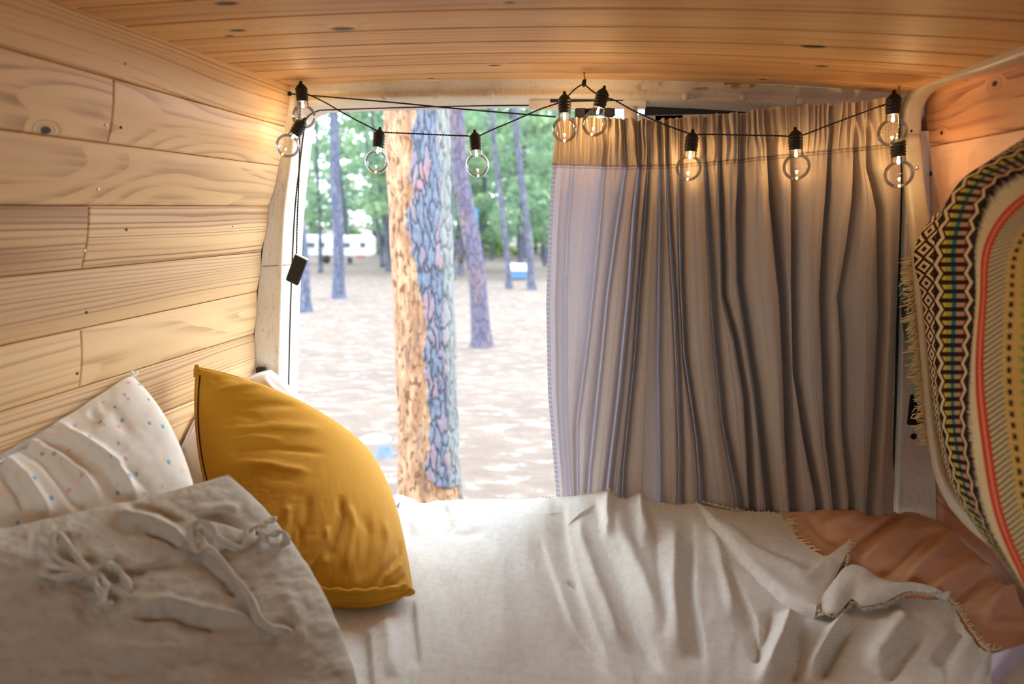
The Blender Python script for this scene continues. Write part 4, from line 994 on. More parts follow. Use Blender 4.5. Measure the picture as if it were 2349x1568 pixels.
# ------------------------------------------------------------------ white tube frame and woven blanket at the right
XF = 0.600
fpx = [(2480, 70), (2349, 117), (2270, 146), (2190, 170), (2140, 188), (2108, 218), (2092, 262), (2090, 330), (2098, 430), (2112, 545), (2122, 650), (2133, 760), (2143, 880), (2154, 990), (2168, 1075), (2190, 1130), (2225, 1178), (2290, 1235), (2400, 1310), (2520, 1390)]
tf = thing('tube_frame', 'cream enamelled rounded tube frame standing along the right wall', 'frame', atx(2200, 1150, XF))
path = spline([atx(x, y, XF + (0.01 if y < 1000 else 0.0)) for x, y in fpx], 140)
MB().tube(path, 0.0182, 24, r2=0.012, up=(0, 1, 0), square=True).build('rail', M['tube_paint'], tf)
o1 = np.argmin(np.abs(proj(path)[:, 1] - 330) + (proj(path)[:, 0] > 2200) * 999)
MB().tube(path[o1 - 1:o1 + 2], 0.0196, 24, r2=0.0137, up=(0, 1, 0), square=True).build('joint_sleeve', M['tube_paint'], tf)
o = atx(2104, 385, XF - 0.012); MB().lathe([(0.0042, 0), (0.0042, 0.002), (0.003, 0.0035), (0, 0.004)], o, (-.9, -.4, 0), 14).build('rivet', M['steel'], tf)
o = atx(2091, 300, XF - 0.012); MB().lathe([(0.0028, 0), (0.0028, 0.0012), (0, 0.0012)], o, (-.9, -.4, 0), 14).build('bolt_hole', M['hole_shade'], tf)

# woven blanket
Lr = {'L': [(2349, 316), (2228, 402), (2103, 556), (2116, 690), (2133, 850), (2152, 1000), (2200, 1150), (2340, 1345)],
      'B0': [(2357, 330), (2206, 412), (2146, 545), (2143, 690), (2148, 850), (2164, 1000), (2212, 1160), (2346, 1350)],
      'B1': [(2395, 372), (2280, 425), (2236, 545), (2235, 690), (2222, 850), (2218, 1000), (2256, 1190), (2352, 1355)],
      'R0': [(2450, 392), (2325, 462), (2258, 560), (2247, 690), (2237, 850), (2249, 1000), (2284, 1190), (2362, 1370)],
      'R1': [(2470, 402), (2345, 472), (2277, 565), (2264, 690), (2257, 850), (2272, 1000), (2306, 1190), (2385, 1375)],
      'W': [(2640, 440), (2560, 520), (2510, 600), (2500, 700), (2500, 860), (2510, 1020), (2540, 1210), (2640, 1420)]}
nv_ = 260
keys = ['L', 'B0', 'B1', 'R0', 'R1', 'W']; Xd = [0.570, 0.535, 0.495, 0.485, 0.478, 0.44]; Uc = [0, 1, 2, 3, 4, 16]
curves = {k: spline(v, nv_) for k, v in Lr.items()}
cl_ = (curves['B0'] + curves['B1']) / 2; arc = np.concatenate([[0], np.cumsum(np.linalg.norm(np.diff(cl_, axis=0), axis=1))]) 
samples = [];
for k in range(5):
    m_ = [10, 26, 8, 8, 60][k]
    for t in np.linspace(0, 1, m_, endpoint=False): samples.append((k, t))
samples.append((4, 1.0)); nu_ = len(samples)
Pb = np.zeros((nu_, nv_, 3)); UVb = np.zeros((nu_, nv_, 2))
vrow = np.linspace(0, 1, nv_)
for a, (k, t) in enumerate(samples):
    q = curves[keys[k]] * (1 - t) + curves[keys[k + 1]] * t
    xd = Xd[k] * (1 - t) + Xd[k + 1] * t
    if k == 0: xd = Xd[0] + (Xd[1] - Xd[0]) * math.sin(t * math.pi / 2)
    groove = 0.012 * math.exp(-((k + t - 2.6) / 0.5) ** 2)
    for b in range(nv_):
        top = max(0, 1 - vrow[b] / 0.30); groove_b = groove * top * 2.0
        Pb[a, b] = atx(q[b][0], q[b][1], xd + groove_b + 0.0015 * math.sin(vrow[b] * 40 + a * .3))
    UVb[a, :, 0] = Uc[k] * (1 - t) + Uc[k + 1] * t; UVb[a, :, 1] = arc / 20.6
# wrap round behind the tube
back = [Pb[0] + np.array([0.028, 0.016, 0]), Pb[0] + np.array([0.045, 0.0, 0])]
tail = [Pb[-1] + np.array(d_) for d_ in ((0.02, -0.03, 0), (0.05, -0.05, 0), (0.10, -0.055, 0), (0.15, -0.05, 0))]
Pf = np.concatenate([[back[1]], [back[0]], Pb, tail]); UVf = np.concatenate([[UVb[0] - [1.2, 0]], [UVb[0] - [0.6, 0]], UVb, [UVb[-1] + [1.5 * (k_ + 1), 0] for k_ in range(4)]])
bl = Mat('striped_woven_blanket'); u, v = bl.uv()
CR, BK, YE_, GR, TE, TN, RD, OC, OL, PK = c(232, 208, 158), c(42, 22, 18), c(232, 180, 60), c(176, 178, 60), c(20, 112, 130), c(196, 150, 112), c(214, 66, 46), c(216, 162, 66), c(128, 108, 66), c(244, 160, 110)
nz = bl.noise(bl.vec(u * 3.0, v * 3.0), 1.0, 4.0) - 0.5
thr = ((u * 9.0 + v * 4.0) * 6.2832).sin() * ((v * 9.0) * 6.2832).sin()
s = u - 1.0; tz = (v * 0.5).tri()
half = (v.frac() - 0.5).abs()
sL = 0.06 + 0.13 * tz; sR = 0.93 - 0.13 * tz
barlen_ok = s.gt(sL + 0.10) * s.lt(sR - 0.08)
bar = (1.0 - bl.ss(0.20, 0.29, half + nz * 0.08)) * barlen_ok
bc = bl.mix(s.gt(0.30), YE_, GR); bc = bl.mix(s.gt(0.44), bc, TE); bc = bl.mix(s.gt(0.56), bc, TN); bc = bl.mix(s.gt(0.76), bc, RD)
lens = bl.mix(bar, BK, bc)
zz = (1.0 - bl.ss(0.035, 0.06, (s - sL).abs() + nz * 0.03)).max(1.0 - bl.ss(0.03, 0.05, (s - sR).abs() + nz * 0.03))
lens = bl.mix(zz, lens, CR)
# diamonds (u 0..1 and wrapped part)
ud = u * 1.0
dm = (v * 0.5).tri() * 1.0 + ((ud).tri()) * 1.0
rg = (dm * 1.25 + 0.1).frac()
dia = bl.mix(bl.ss(0.45, 0.55, rg + nz * 0.3), BK, CR)
pat = bl.mix(u.gt(1.0), dia, lens)
crm = bl.mix(bl.ss(2.05, 2.5, u + nz * 0.8), BK, CR)
pat = bl.mix(u.gt(2.0), pat, crm)
red = bl.mix((1.0 - bl.ss(0.05, 0.2, (u - 3.5).abs() + nz * 0.25)) * 0.8, RD, PK)
pat = bl.mix(u.gt(3.0), pat, red)
wv = ((v * 1.6 + u * 1.1).frac() - 0.5).abs() * 2.0
weave = bl.mix(bl.ss(0.40, 0.62, wv + nz * 0.5), OL, CR)
pat = bl.mix(u.gt(4.0), pat, weave)
och = bl.mix(bl.ss(0.45, 0.6, ((v * 1.9 - u * 1.3).frac() - 0.5).abs() * 2.0 + nz * 0.6), OC, c(232, 196, 120))
pat = bl.mix(bl.ss(5.9, 6.3, u + nz * 0.9), pat, och)
row = 1.0 - bl.ss(0.24, 0.30, ((v * 0.82).frac() - 0.5).abs())
def colband(a, b, colr, pat, r=row): return bl.mix(u.gt(a) * u.lt(b) * r, pat, colr)
pat = colband(6.6, 7.1, BK, pat); pat = colband(8.0, 8.5, GR, pat); pat = colband(8.5, 9.1, TE, pat); pat = colband(9.1, 9.6, c(235, 225, 205), pat); pat = colband(9.6, 10.3, BK, pat); pat = colband(11.4, 12.2, RD, pat)
pat = bl.mix((bl.noise(bl.vec(u * 14.0, v * 14.0), 1.0, 3.0) - 0.45) * 0.5, pat, (0.03, 0.02, 0.015, 1))
M['blanket'] = bl.done(bl.pbsdf(pat, 0.92, bump=thr, bs=0.6, bd=0.0012, **{'Specular IOR Level': 0.1}))
wb = thing('woven_blanket', 'multicoloured striped woven blanket draped over the tube frame', 'blanket', atx(2300, 1330, 0.5))
mesh_obj('front_fold', Pf.reshape(-1, 3), grid_faces(Pf.shape[0], nv_), M['blanket'], wb, uv=UVf.reshape(-1, 2))
# fringed back fold seen past the tube
bk_in = [(2112, 560), (2116, 640), (2124, 740), (2134, 840), (2142, 940), (2150, 1010)]
bk_out = [(2094, 590), (2100, 650), (2106, 740), (2118, 840), (2130, 940), (2142, 1010)]
a_ = spline([atx(x, y, 0.618) for x, y in bk_in], 60); b_ = spline([atx(x, y, 0.622) for x, y in bk_out], 60)
Vb = np.stack([a_ + [0, -.05, 0], a_, b_], 0); Vb2 = Vb + np.array([0.004, 0.0, 0])
ub = np.stack([np.full(60, 8.0), np.full(60, 6.4), np.full(60, 5.9)]); vb_ = np.linspace(0, 22, 60)[None] * np.ones((3, 1))
fb = np.concatenate([grid_faces(3, 60), grid_faces(3, 60, 180, True)])
mesh_obj('back_fold', np.concatenate([Vb.reshape(-1, 3), Vb2.reshape(-1, 3)]), fb, M['blanket'], wb, uv=np.concatenate([np.stack([ub.ravel(), vb_.ravel()], -1)] * 2))
MB().tube(b_, 0.0016, 6).build('twisted_hem', plain('brown_hem', c(120, 84, 52), 0.8), wb)
fringe('fringe', b_, 300, 0.028, wb, plain('fringe_cotton', c(240, 224, 186), 0.9), (-0.85, 0.1, -0.6), r=0.0013, jit=0.5)
# sage panel behind the fringe
V = spline([atx(x, y, 0.628) for x, y in ((2092, 600), (2066, 640), (2063, 665), (2070, 740), (2084, 830), (2094, 900), (2120, 960))], 40)
V0 = spline([atx(x, y, 0.632) for x, y in ((2150, 600), (2150, 640), (2150, 665), (2150, 740), (2150, 830), (2150, 900), (2150, 960))], 40)
G = np.stack([V0, V, V + [0.012, .01, 0], V0 + [0.012, .01, 0]], 0)
tag(mesh_obj('side_panel', G.reshape(-1, 3), grid_faces(4, 40), M['sage'], uv=None), 'pale sage green rounded panel behind the blanket fringe', 'panel')

# ------------------------------------------------------------------ outdoors
GS = -0.06
def gz(x, y): return GS * y + 0.0
def ground_mat():
    m = Mat('pine_needle_ground'); x, y, z = m.obj()
    a = m.noise(m.vec(x * 0.5, y * 0.9, 0.0), 1.0, 5.0, 0.6); b = m.noise(m.vec(x * 3.5, y * 6.0, 2.0), 1.0, 4.0, 0.65); d = m.noise(m.vec(x * 40.0, y * 40.0, 5.0), 1.0, 3.0)
    col = m.mix(m.ss(0.35, 0.65, a), c(98, 82, 72), c(110, 94, 82)); col = m.mix(m.ss(0.52, 0.66, b) * 0.8, col, c(148, 138, 128)); col = m.mix(m.ss(0.50, 0.36, b) * 0.5, col, c(92, 74, 60))
    col = m.mix((d - 0.4) * 0.8, col, c(80, 64, 54))
    return m.done(m.pbsdf(col, 0.95, bump=b + d * 0.3, bs=0.6, bd=0.03))
n = 150
gx_ = np.sign(np.linspace(-1, 1, n)) * np.abs(np.linspace(-1, 1, n)) ** 2.2 * 140; gy_ = -30 + np.linspace(0, 1, n) ** 2.0 * 230
Xg, Yg = np.meshgrid(gx_, gy_, indexing='ij'); Zg = gz(Xg, Yg) + 0.10 * fbm(Xg / 3.0, Yg / 3.0, 71) * sstep(2, 8, np.hypot(Xg, Yg)) + 0.5 * fbm(Xg / 25, Yg / 25, 72) * sstep(25, 70, Yg)
Zg += 0.06 * np.maximum(0, Yg - 70)
gr = mesh_obj('ground', np.stack([Xg, Yg, Zg], -1).reshape(-1, 3), grid_faces(n, n), ground_mat()); struct(gr, 'sandy forest floor covered with dry pine needles'); gr['category'] = 'ground'

def bark_mat(name, base, hi, dark, sc=1.0):
    m = Mat(name); x, y, z = m.obj()
    d = m.voro(m.vec(x * 9.0 * sc, y * 9.0 * sc, z * 2.6 * sc), 1.0, 'DISTANCE_TO_EDGE'); n = m.noise(m.vec(x * 12, y * 12, z * 3), 1.0, 4.0); n2 = m.noise(m.vec(x * 5, y * 5, z * 1.2), 1.0, 2.0)
    col = m.mix(m.ss(0.45, 0.65, n2), base, hi); col = m.mix(1.0 - m.ss(0.0, 0.10, d), col, dark); col = m.mix((n - 0.4) * 0.7, col, dark)
    return m.done(m.pbsdf(col, 0.9, bump=m.ss(0.0, 0.15, d), bs=0.8, bd=0.03))
M['bark_blue'] = bark_mat('blue_grey_bark', c(84, 90, 112), c(106, 108, 128), c(62, 62, 76), 1.6)
M['bark_pink'] = bark_mat('pinkish_bark', c(94, 90, 110), c(120, 100, 104), c(76, 70, 86), 2.0)
M['bark_dark'] = bark_mat('dark_bark', c(84, 86, 104), c(110, 108, 122), c(52, 52, 60))
def leaf_mat(name, a, b):
    m = Mat(name); x, y, z = m.obj(); n = m.noise(m.vec(x, y, z), 0.7, 3.0)
    col = m.mix(m.ss(0.35, 0.65, n), a, b); sh = m.pbsdf(col, 0.7)
    tr = m.node('ShaderNodeBsdfTranslucent'); m.put(tr.inputs[0], col); mx = m.node('ShaderNodeMixShader'); mx.inputs[0].default_value = 0.45
    m.link(sh, mx.inputs[1]); m.link(tr.outputs[0], mx.inputs[2]); return m.done(mx.outputs[0])
M['leaf'] = leaf_mat('pine_needles', c(104, 138, 112), c(146, 170, 128)); M['leaf2'] = leaf_mat('bush_leaves', c(120, 156, 80), c(160, 186, 110))

def trunk(path, radii, n=18, seed=1, rows=90):
    P = spline(path, rows); R = np.interp(np.linspace(0, 1, rows), np.linspace(0, 1, len(radii)), radii)
    mb = MB(); mb.tube(P, R, n); V = np.array(mb.v); k = np.arange(len(V)); row = k // n; col = k % n
    ctr = P[np.minimum(row, rows - 1)]; dv = V - ctr
    h = 1 + 0.09 * fbm(col * 0.9 + seed * 10, row * 0.22, seed) ; h = np.where(col == 0, 1 + 0.09 * fbm(0.9 * 0 + seed * 10 + 0 * col, row * 0.22, seed), h)
    flare = 1 + 0.55 * np.exp(-(row / rows * 30)) ; V = ctr + dv * (h * flare)[:, None]; mb.v = [tuple(q) for q in V]; return mb
def crown_mb(center, rad, n, size, rs, flat=0.6, holes=7):
    cl_ = [(np.array(center) + rs.normal(size=3) * np.array(rad) * 0.55, rs.uniform(0.35, 0.7)) for _ in range(holes)]
    V = []; f = []
    for i in range(n):
        cc, cr_ = cl_[rs.randint(len(cl_))]; d_ = rs.normal(size=3); d_ /= np.linalg.norm(d_); p = cc + d_ * np.array(rad) * cr_ * rs.uniform(0.3, 1) ** 0.5 * 0.8
        a = rs.normal(size=3); a /= np.linalg.norm(a); b = np.cross(a, rs.normal(size=3)); b /= np.linalg.norm(b); s_ = size * rs.uniform(0.6, 1.4)
        o_ = len(V); V += [p - a * s_, p - b * s_ * flat, p + a * s_, p + b * s_ * flat]; f.append((o_, o_ + 1, o_ + 2, o_ + 3))
    return V, f
def ground_pt(px, py):      # where a pixel ray meets the sloping ground
    d = ray(px, py); t = (EYE[2]) / (GS * d[1] - d[2]); return EYE + d * t
def tree(name, label, base_px, top_px, w_px, mat, group=None, extra=12.0, seed=1, crown=True, branches=()):
    b = ground_pt(*base_px); Y = b[1]; tp = aty(top_px[0], top_px[1], Y); r0 = w_px * Y / F / 2
    d = (tp - b); L = np.linalg.norm(d); d /= L; top2 = b + d * (L + extra * 0.5) + np.array([0, 0, extra * 0.5])
    rootz = b - np.array([0, 0, 0.08])
    t = thing(name, label, 'tree', b, group)
    mb = trunk([rootz, b + d * L * 0.33 + np.array([0.04, 0, 0]), b + d * L * 0.66 + np.array([-0.03, 0, 0]), tp, top2], [r0 * 1.05, r0 * 0.95, r0 * 0.85, r0 * 0.75, r0 * 0.35], seed=seed)
    for (bp, ep, rr) in branches:
        p0 = aty(*bp, Y); p1 = aty(*ep, Y - 0.5); mb.tube(spline([p0, (p0 + p1) / 2 + [0, 0, .1], p1], 12), np.linspace(rr, rr * 0.3, 12) * Y / F, 7)
    mb.build('trunk', mat, t)
    if crown:
        rs = np.random.RandomState(seed); V, f = crown_mb(top2 + [0, 0, 0.5], (2.6, 2.6, 2.0), 2200, 0.20, rs)  # unseen crown above the view, added for its shade
        mesh_obj('foliage', V, f, M['leaf'], t, smooth=False)
    return t
tree('pine_tree', 'bluish pine trunk half hidden beside the white door pillar', (697, 716), (664, 250), 34, M['bark_blue'], seed=3)
tree('pine_tree', 'slim straight bluish pine trunk in the left of the doorway', (777, 684), (765, 240), 27, M['bark_blue'], seed=4)
tree('pine_tree', 'leaning purplish pine trunk just right of the big flaking trunk', (1106, 795), (1046, 240), 44, M['bark_pink'], seed=5, branches=[((1058, 600), (1032, 548), 6)])
tree('pine_tree', 'dark thin leaning pine trunk left of the small white camp box', (1168, 662), (1128, 240), 14, M['bark_dark'], seed=6, branches=[((1135, 330), (1105, 262), 4)])
tree('pine_tree', 'dark thin pine trunk right of the small white camp box', (1220, 664), (1182, 240), 17, M['bark_dark'], seed=7)
tree('pine_tree', 'thin dark trunk in front of the white caravan', (735, 622), (724, 240), 9, M['bark_dark'], seed=8, branches=[((733, 480), (765, 505), 4), ((733, 460), (700, 420), 3)])
tree('pine_tree', 'thin crooked dark trunk at the right part of the white caravan', (803, 602), (765, 250), 8, M['bark_dark'], seed=9)
tree('pine_tree', 'thin dark leaning trunk left of the flaking trunk, left one of the pair', (878, 610), (832, 250), 9, M['bark_dark'], seed=10)
tree('pine_tree', 'thin dark leaning trunk left of the flaking trunk, right one of the pair', (893, 620), (852, 250), 9, M['bark_dark'], seed=11)
tree('pine_tree', 'distant thin trunk between the two dark trunks by the camp box', (1195, 600), (1182, 250), 6, M['bark_dark'], seed=12, crown=False)
tree('pine_tree', 'short distant trunk just right of the flaking trunk', (1040, 642), (1030, 250), 8, M['bark_dark'], seed=13, crown=False)

# the large flaking trunk
YT = 3.6
cx_top = aty(965, 240, YT); 
tb = ground_pt(970, 563 + 1.6 / YT * F); zb = gz(0, YT) - 0.1
rt_ = 68 * YT / F
nz_, na_ = 620, 420
zz_ = np.linspace(zb, 4.6, nz_); an = np.linspace(0, 2 * math.pi, na_, endpoint=False)
Ag, Zg2 = np.meshgrid(an, zz_, indexing='ij')
Ag = Ag.T; Zg2 = Zg2.T       # rows = height
pc0 = aty(966, 700, YT)
cxz = pc0[0] + np.interp(zz_, [zb, 0.9, 2.0, 4.6], [0.012, 0.008, -0.012, -0.03])
arcx = Ag * rt_
# azimuth facing the camera
phi0 = math.atan2(-pc0[1], -pc0[0])
rel = (Ag - phi0 + math.pi) % (2 * math.pi) - math.pi      # 0 faces camera; positive = turning towards image right
bnd_px = [(250, 985), (330, 960), (440, 955), (500, 940), (560, 948), (620, 962), (700, 972), (800, 968), (870, 978), (930, 972), (1000, 970), (1050, 955), (1090, 985), (1110, 1030), (1130, 1045)]
bz = np.array([aty(x, y, YT)[2] for y, x in bnd_px])[::-1]; bx = np.array([x for y, x in bnd_px])[::-1]
bnd = np.arcsin(np.clip((np.interp(zz_, bz, bx) - 966) / 68.0, -0.95, 0.98))[:, None]
jag = 0.16 * fbm(Zg2 * 9, rel * 0 + 1, 81, 4) + 0.10 * fbm(Zg2 * 30, rel * 4, 82, 3)
mask_bark = sstep(-0.03, 0.03, rel - bnd - jag) * (rel < 2.6)
# plates: stretched cells
def cells(x, y, s):
    ix, iy = np.floor(x), np.floor(y); d1 = np.full(x.shape, 9.0); d2 = np.full(x.shape, 9.0); idc = np.zeros(x.shape)
    for a in (-1, 0, 1):
        for b in (-1, 0, 1):
            hx = _hash(ix + a, iy + b, s); hy = _hash(ix + a, iy + b, s + 5); dd = np.hypot(ix + a + 0.15 + hx * 0.7 - x, iy + b + 0.15 + hy * 0.7 - y)
            m_ = dd < d1; d2 = np.where(m_, d1, np.minimum(d2, dd)); idc = np.where(m_, _hash(ix + a, iy + b, s + 9), idc); d1 = np.minimum(d1, dd)
    return d1, d2 - d1, idc
wx_ = rel * rt_ / 0.036 + 0.9 * fbm(Zg2 * 9, rel * 3, 83, 4); wy_ = Zg2 / 0.125 + 0.9 * fbm(Zg2 * 6, rel * 9, 84, 4)
d1, ed, cid = cells(wx_, wy_, 90)
plate = sstep(0.02, 0.30, ed + 0.12 * fbm(rel * 20, Zg2 * 22, 95, 3))
bumpy = 0.006 * fbm(rel * rt_ * 60, Zg2 * 14, 85, 4)
rad = rt_ * (1 + 0.02 * fbm(rel * 0.8, Zg2 * 1.2, 86)) + mask_bark * (0.012 + 0.012 * plate + 0.006 * (cid - .5)) + bumpy - (1 - mask_bark) * 0.004 * sstep(0.5, 0.8, vnoise(rel * 9, Zg2 * 9, 87))
rad = rad + 0.05 * np.exp(-(Zg2 - zb) / 0.25)
TX = cxz[:, None] + rad * np.cos(Ag); TY = YT + rt_ + rad * np.sin(Ag) - rt_
bkm = Mat('flaking_pine_bark'); x, y, z = bkm.obj(); mk = bkm.attr('bark'); pl = bkm.attr('plate'); ci = bkm.attr('cid'); si = bkm.attr('side')
n1 = bkm.noise(bkm.vec(x * 22, y * 22, z * 6), 1.0, 5.0, 0.65); n2 = bkm.noise(bkm.vec(x * 45, y * 45, z * 22), 1.0, 4.0); n3 = bkm.noise(bkm.vec(x * 9, y * 9, z * 3.0), 1.0, 3.0)
bare = bkm.mix(bkm.ss(0.40, 0.62, n1), c(142, 106, 78), c(172, 140, 108)); bare = bkm.mix(bkm.ss(0.52, 0.64, n2), bare, c(104, 70, 48)); bare = bkm.mix(bkm.ss(0.56, 0.70, n3) * 0.8, bare, c(110, 84, 74))
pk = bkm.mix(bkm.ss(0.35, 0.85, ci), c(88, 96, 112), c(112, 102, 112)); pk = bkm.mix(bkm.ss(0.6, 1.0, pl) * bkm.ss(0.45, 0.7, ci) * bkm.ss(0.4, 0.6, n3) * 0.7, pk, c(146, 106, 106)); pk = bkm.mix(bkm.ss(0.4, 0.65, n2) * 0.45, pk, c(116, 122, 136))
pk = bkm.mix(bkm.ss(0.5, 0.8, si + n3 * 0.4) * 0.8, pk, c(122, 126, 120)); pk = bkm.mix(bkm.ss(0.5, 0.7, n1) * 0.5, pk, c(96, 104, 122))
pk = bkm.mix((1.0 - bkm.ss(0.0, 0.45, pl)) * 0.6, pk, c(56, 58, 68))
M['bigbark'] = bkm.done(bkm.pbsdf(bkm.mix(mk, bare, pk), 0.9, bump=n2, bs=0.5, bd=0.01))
Vt = np.stack([TX, TY, Zg2], -1).reshape(-1, 3)
ft = grid_faces(nz_, na_); wrap = np.array([(i * na_ + na_ - 1, (i + 1) * na_ + na_ - 1, (i + 1) * na_, i * na_) for i in range(nz_ - 1)])
bt = thing('pine_tree', 'thick close pine trunk with flaking bark, bare orange on its left side', 'tree', (cxz[0], YT, zb + 0.1))
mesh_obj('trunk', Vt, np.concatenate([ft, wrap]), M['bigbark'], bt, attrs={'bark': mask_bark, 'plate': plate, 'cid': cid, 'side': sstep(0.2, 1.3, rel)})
MB().tube([(cxz[-1], YT, 4.55), (cxz[-1] - .05, YT + .1, 7), (cxz[-1], YT + .2, 10)], [rt_ * 0.98, rt_ * 0.8, rt_ * .4], 20).build('upper_trunk', M['bark_pink'], bt)
V, f = crown_mb((cxz[-1], YT, 10.5), (3.0, 3.0, 2.0), 2600, 0.22, np.random.RandomState(99)); mesh_obj('foliage', V, f, M['leaf'], bt, smooth=False)  # crown out of view, added to shade the ground below

# distant pines: four models, copied
protos = []
for k in range(4):
    rs = np.random.RandomState(200 + k); t = thing('distant_pine', 'slender blurred pine in the far woodland beyond the doorway', 'tree', (0, 0, 0), 'pines of the distant woodland')
    h = 15; bendx = rs.uniform(-0.8, 0.8)
    mb = trunk([(0, 0, -0.3), (bendx * .3, 0, h * .35), (bendx, 0.2, h * .7), (bendx * 1.2, 0, h)], [0.17, 0.14, 0.11, 0.04], n=10, seed=30 + k, rows=30)
    for b_i in range(7):
        z0 = rs.uniform(2.5, h * .9); a = rs.uniform(0, 6.28); ln = rs.uniform(1.0, 2.4); p0 = np.array([bendx * z0 / h, 0, z0]); mb.tube([p0, p0 + [math.cos(a) * ln * .5, math.sin(a) * ln * .5, .5], p0 + [math.cos(a) * ln, math.sin(a) * ln, .7]], [.05, .035, .015], 5)
    mb.build('trunk', M['bark_dark'], t)
    Vv1, ff1 = [], []
    for zc, rx in ((3.8, 1.5), (6.0, 2.1), (8.5, 2.4), (11.5, 2.2), (14.2, 1.5)):
        V, f = crown_mb((bendx * zc / h, 0, zc), (rx * 1.25, rx * 1.25, 1.1), 620, 0.15, rs, holes=7); ff1 += [tuple(i + len(Vv1) for i in q) for q in f]; Vv1 += V
    mesh_obj('foliage', Vv1, ff1, M['leaf'], t, smooth=False)
    protos.append(t)
def copy_tree(o, loc, rz, sc):
    r = o.copy(); COL.objects.link(r); r.location = loc; r.rotation_euler = (0, 0, rz); r.scale = (sc, sc, sc)
    for ch in [q for q in bpy.data.objects if q.parent == o]:
        d = ch.copy(); COL.objects.link(d); d.parent = r
    return r
rs = np.random.RandomState(5); kcount = 0
spots = []
tries = 0
while len(spots) < 66 and tries < 5000:
    tries += 1
    Y = rs.uniform(34, 105); xpx = rs.uniform(560, 1420); p = aty(xpx, 560, Y)
    if 665 < xpx < 870 and Y < 78: continue
    if xpx > 1290 and tries % 3: continue
    if any((p[0] - s_[0]) ** 2 + (Y - s_[1]) ** 2 < 9 for s_ in spots): continue
    spots.append((p[0], Y))
for i, (x, y) in enumerate(spots):
    zg = gz(x, y) + 0.06 * max(0, y - 70) - 0.15; pr0 = protos[i % 4]; rz = rs.uniform(0, 6.28); sc = rs.uniform(0.8, 1.3)
    if i < 4: pr0.location = (x, y, zg); pr0.rotation_euler = (0, 0, rz); tr_ = pr0
    else: tr_ = copy_tree(pr0, (x, y, zg), rz, sc)
    xp = proj(np.array([[x, y, 1.0]]))[0][0]
    zone = ('left of the flaking trunk' if xp < 900 else 'right behind the thick flaking trunk' if xp < 1035 else 'between the flaking trunk and the curtain' if xp < 1255 else 'beyond the curtain edge')
    tr_['label'] = 'slender blurred pine in the far woodland ' + zone; tr_['group'] = 'far pines ' + zone
# low bushes at the far edge
bp = thing('bush', 'low pale green bush at the far edge of the clearing', 'bush', (0, 0, 0), 'bushes at the far edge of the clearing')
V, f = crown_mb((0, 0, 0.9), (1.8, 1.6, 0.9), 900, 0.16, np.random.RandomState(77)); mesh_obj('foliage', V, f, M['leaf2'], bp, smooth=False)
MB().tube([(0, 0, -0.2), (0.1, 0, 0.9)], [0.05, 0.02], 6).build('stem', M['bark_dark'], bp)
for i in range(20):
    xpx = 640 + i * 33 + rs.uniform(-15, 15); Y = rs.uniform(78, 98); p = aty(xpx, 560, Y); loc = (p[0], Y, gz(0, Y) + 0.06 * max(0, Y - 70))
    if i == 0: bp.location = loc
    else: copy_tree(bp, loc, rs.uniform(0, 6), rs.uniform(0.8, 1.7))

# caravan
Yv = 60.0; zc0 = ground_pt(770, 602); Yv = zc0[1]
l = aty(640, 602, Yv); r = aty(846, 602, Yv); zt_ = aty(770, 541, Yv)[2]; zg = l[2]
cv = thing('caravan', 'long white caravan parked among the trees at the left', 'caravan', (r[0] - 3, Yv, zg))
wv_ = plain('caravan_white', c(232, 232, 238), 0.4)
MB().box((l[0], Yv, zg + 0.55), (r[0], Yv + 2.2, zt_), bev=0.25).build('body', wv_, cv, smooth=False)
MB().box((l[0], Yv - 0.02, zg + 1.1), (r[0] - .1, Yv + 0.05, zg + 1.25), bev=0.01).build('stripe', plain('beige_stripe', c(186, 170, 150), .6), cv, smooth=False)
for x0, x1 in ((700, 722), (730, 745), (788, 803), (826, 838)):
    a = aty(x0, 568, Yv); b = aty(x1, 556, Yv); MB().box((a[0], Yv - 0.04, a[2]), (b[0], Yv + 0.04, b[2]), bev=0.02).build('window', plain('tinted_window', c(90, 100, 120), 0.2), cv, smooth=False)
a = aty(748, 597, Yv)
MB().lathe([(0.2, 0), (0.38, .02), (0.38, .2), (0.2, .22)], (a[0], Yv + .15, zg + 0.36), (0, -1, 0), 20).build('wheel', M['black'], cv)
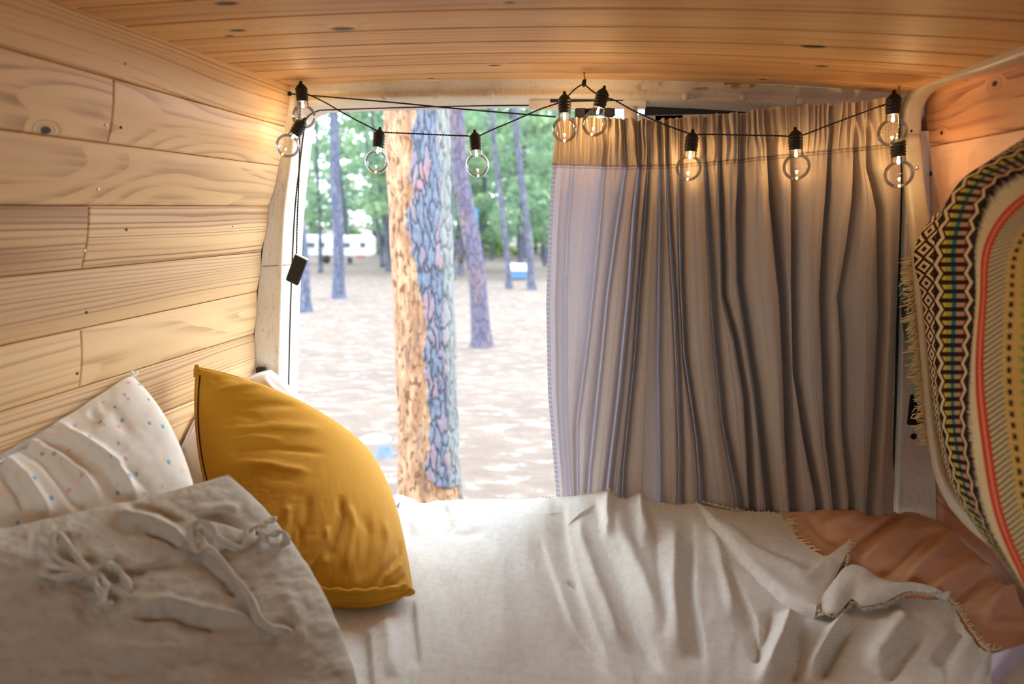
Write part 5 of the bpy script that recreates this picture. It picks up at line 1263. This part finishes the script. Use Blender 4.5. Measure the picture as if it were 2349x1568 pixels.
MB().box(aty(818, 590, Yv) - [0, .03, 0], aty(838, 586, Yv) + [0, .05, 0], bev=.01).build('tail_light', plain('red_light', c(180, 60, 50), .4), cv, smooth=False)

# camp box with white lid
b0 = ground_pt(1189, 640); Yb = b0[1]
cb = thing('camp_box', 'small blue camp box with white lid between two dark trunks', 'box', b0)
a = aty(1171, 636, Yb); b = aty(1207, 621, Yb); MB().box((a[0], Yb, b0[2]), (b[0], Yb + .5, b[2]), bev=.03).build('body', plain('blue_box', c(70, 110, 150), .5), cv and cb, smooth=False)
a = aty(1166, 622, Yb); b = aty(1210, 606, Yb); MB().box((a[0], Yb - .04, a[2]), (b[0], Yb + .54, b[2]), bev=.06).build('lid', plain('white_lid', c(225, 238, 240), .5), cb, smooth=False)
# blue sign board
b0 = aty(1092, 540, 40)
sb = thing('sign_post', 'narrow bright blue board on a post behind the leaning trunk', 'sign', (b0[0], 40, gz(0, 40)))
MB().box((b0[0] - .12, 40, aty(1092, 535, 40)[2]), (b0[0] + .12, 40.05, aty(1092, 478, 40)[2]), bev=.01).build('board', plain('blue_board', c(80, 150, 220), .5), sb, smooth=False)
MB().tube([(b0[0], 40.03, gz(0, 40) - .2), (b0[0], 40.03, aty(1092, 500, 40)[2])], .03, 8).build('post', M['bark_dark'], sb)
# blue cloth by the trunk
g0 = ground_pt(882, 1045)
V, f = [], []
for i in range(14):
    for j in range(12):
        a, b = i / 13, j / 11; e = math.sin(a * math.pi) * math.sin(b * math.pi); V.append(g0 + np.array([(a - .5) * .16, (b - .5) * .16, 0.11 * e * (0.7 + .3 * math.sin(a * 12 + b * 9)) + 0.004]))
tag(mesh_obj('cloth_bundle', V, grid_faces(14, 12), plain('blue_cloth', c(90, 104, 170), .8)), 'crumpled blue cloth on the ground left of the flaking trunk', 'cloth')
g1 = ground_pt(860, 1010); q = MB(); q.lathe([(0, -.03), (.12, -.02), (.14, .01), (.08, .035), (0, .04)], g1, (0, 0, 1), 14)
tag(q.build('stone', plain('grey_stone', c(150, 140, 134), .9), loc=g1), 'low grey stone on the ground near the blue cloth', 'stone')
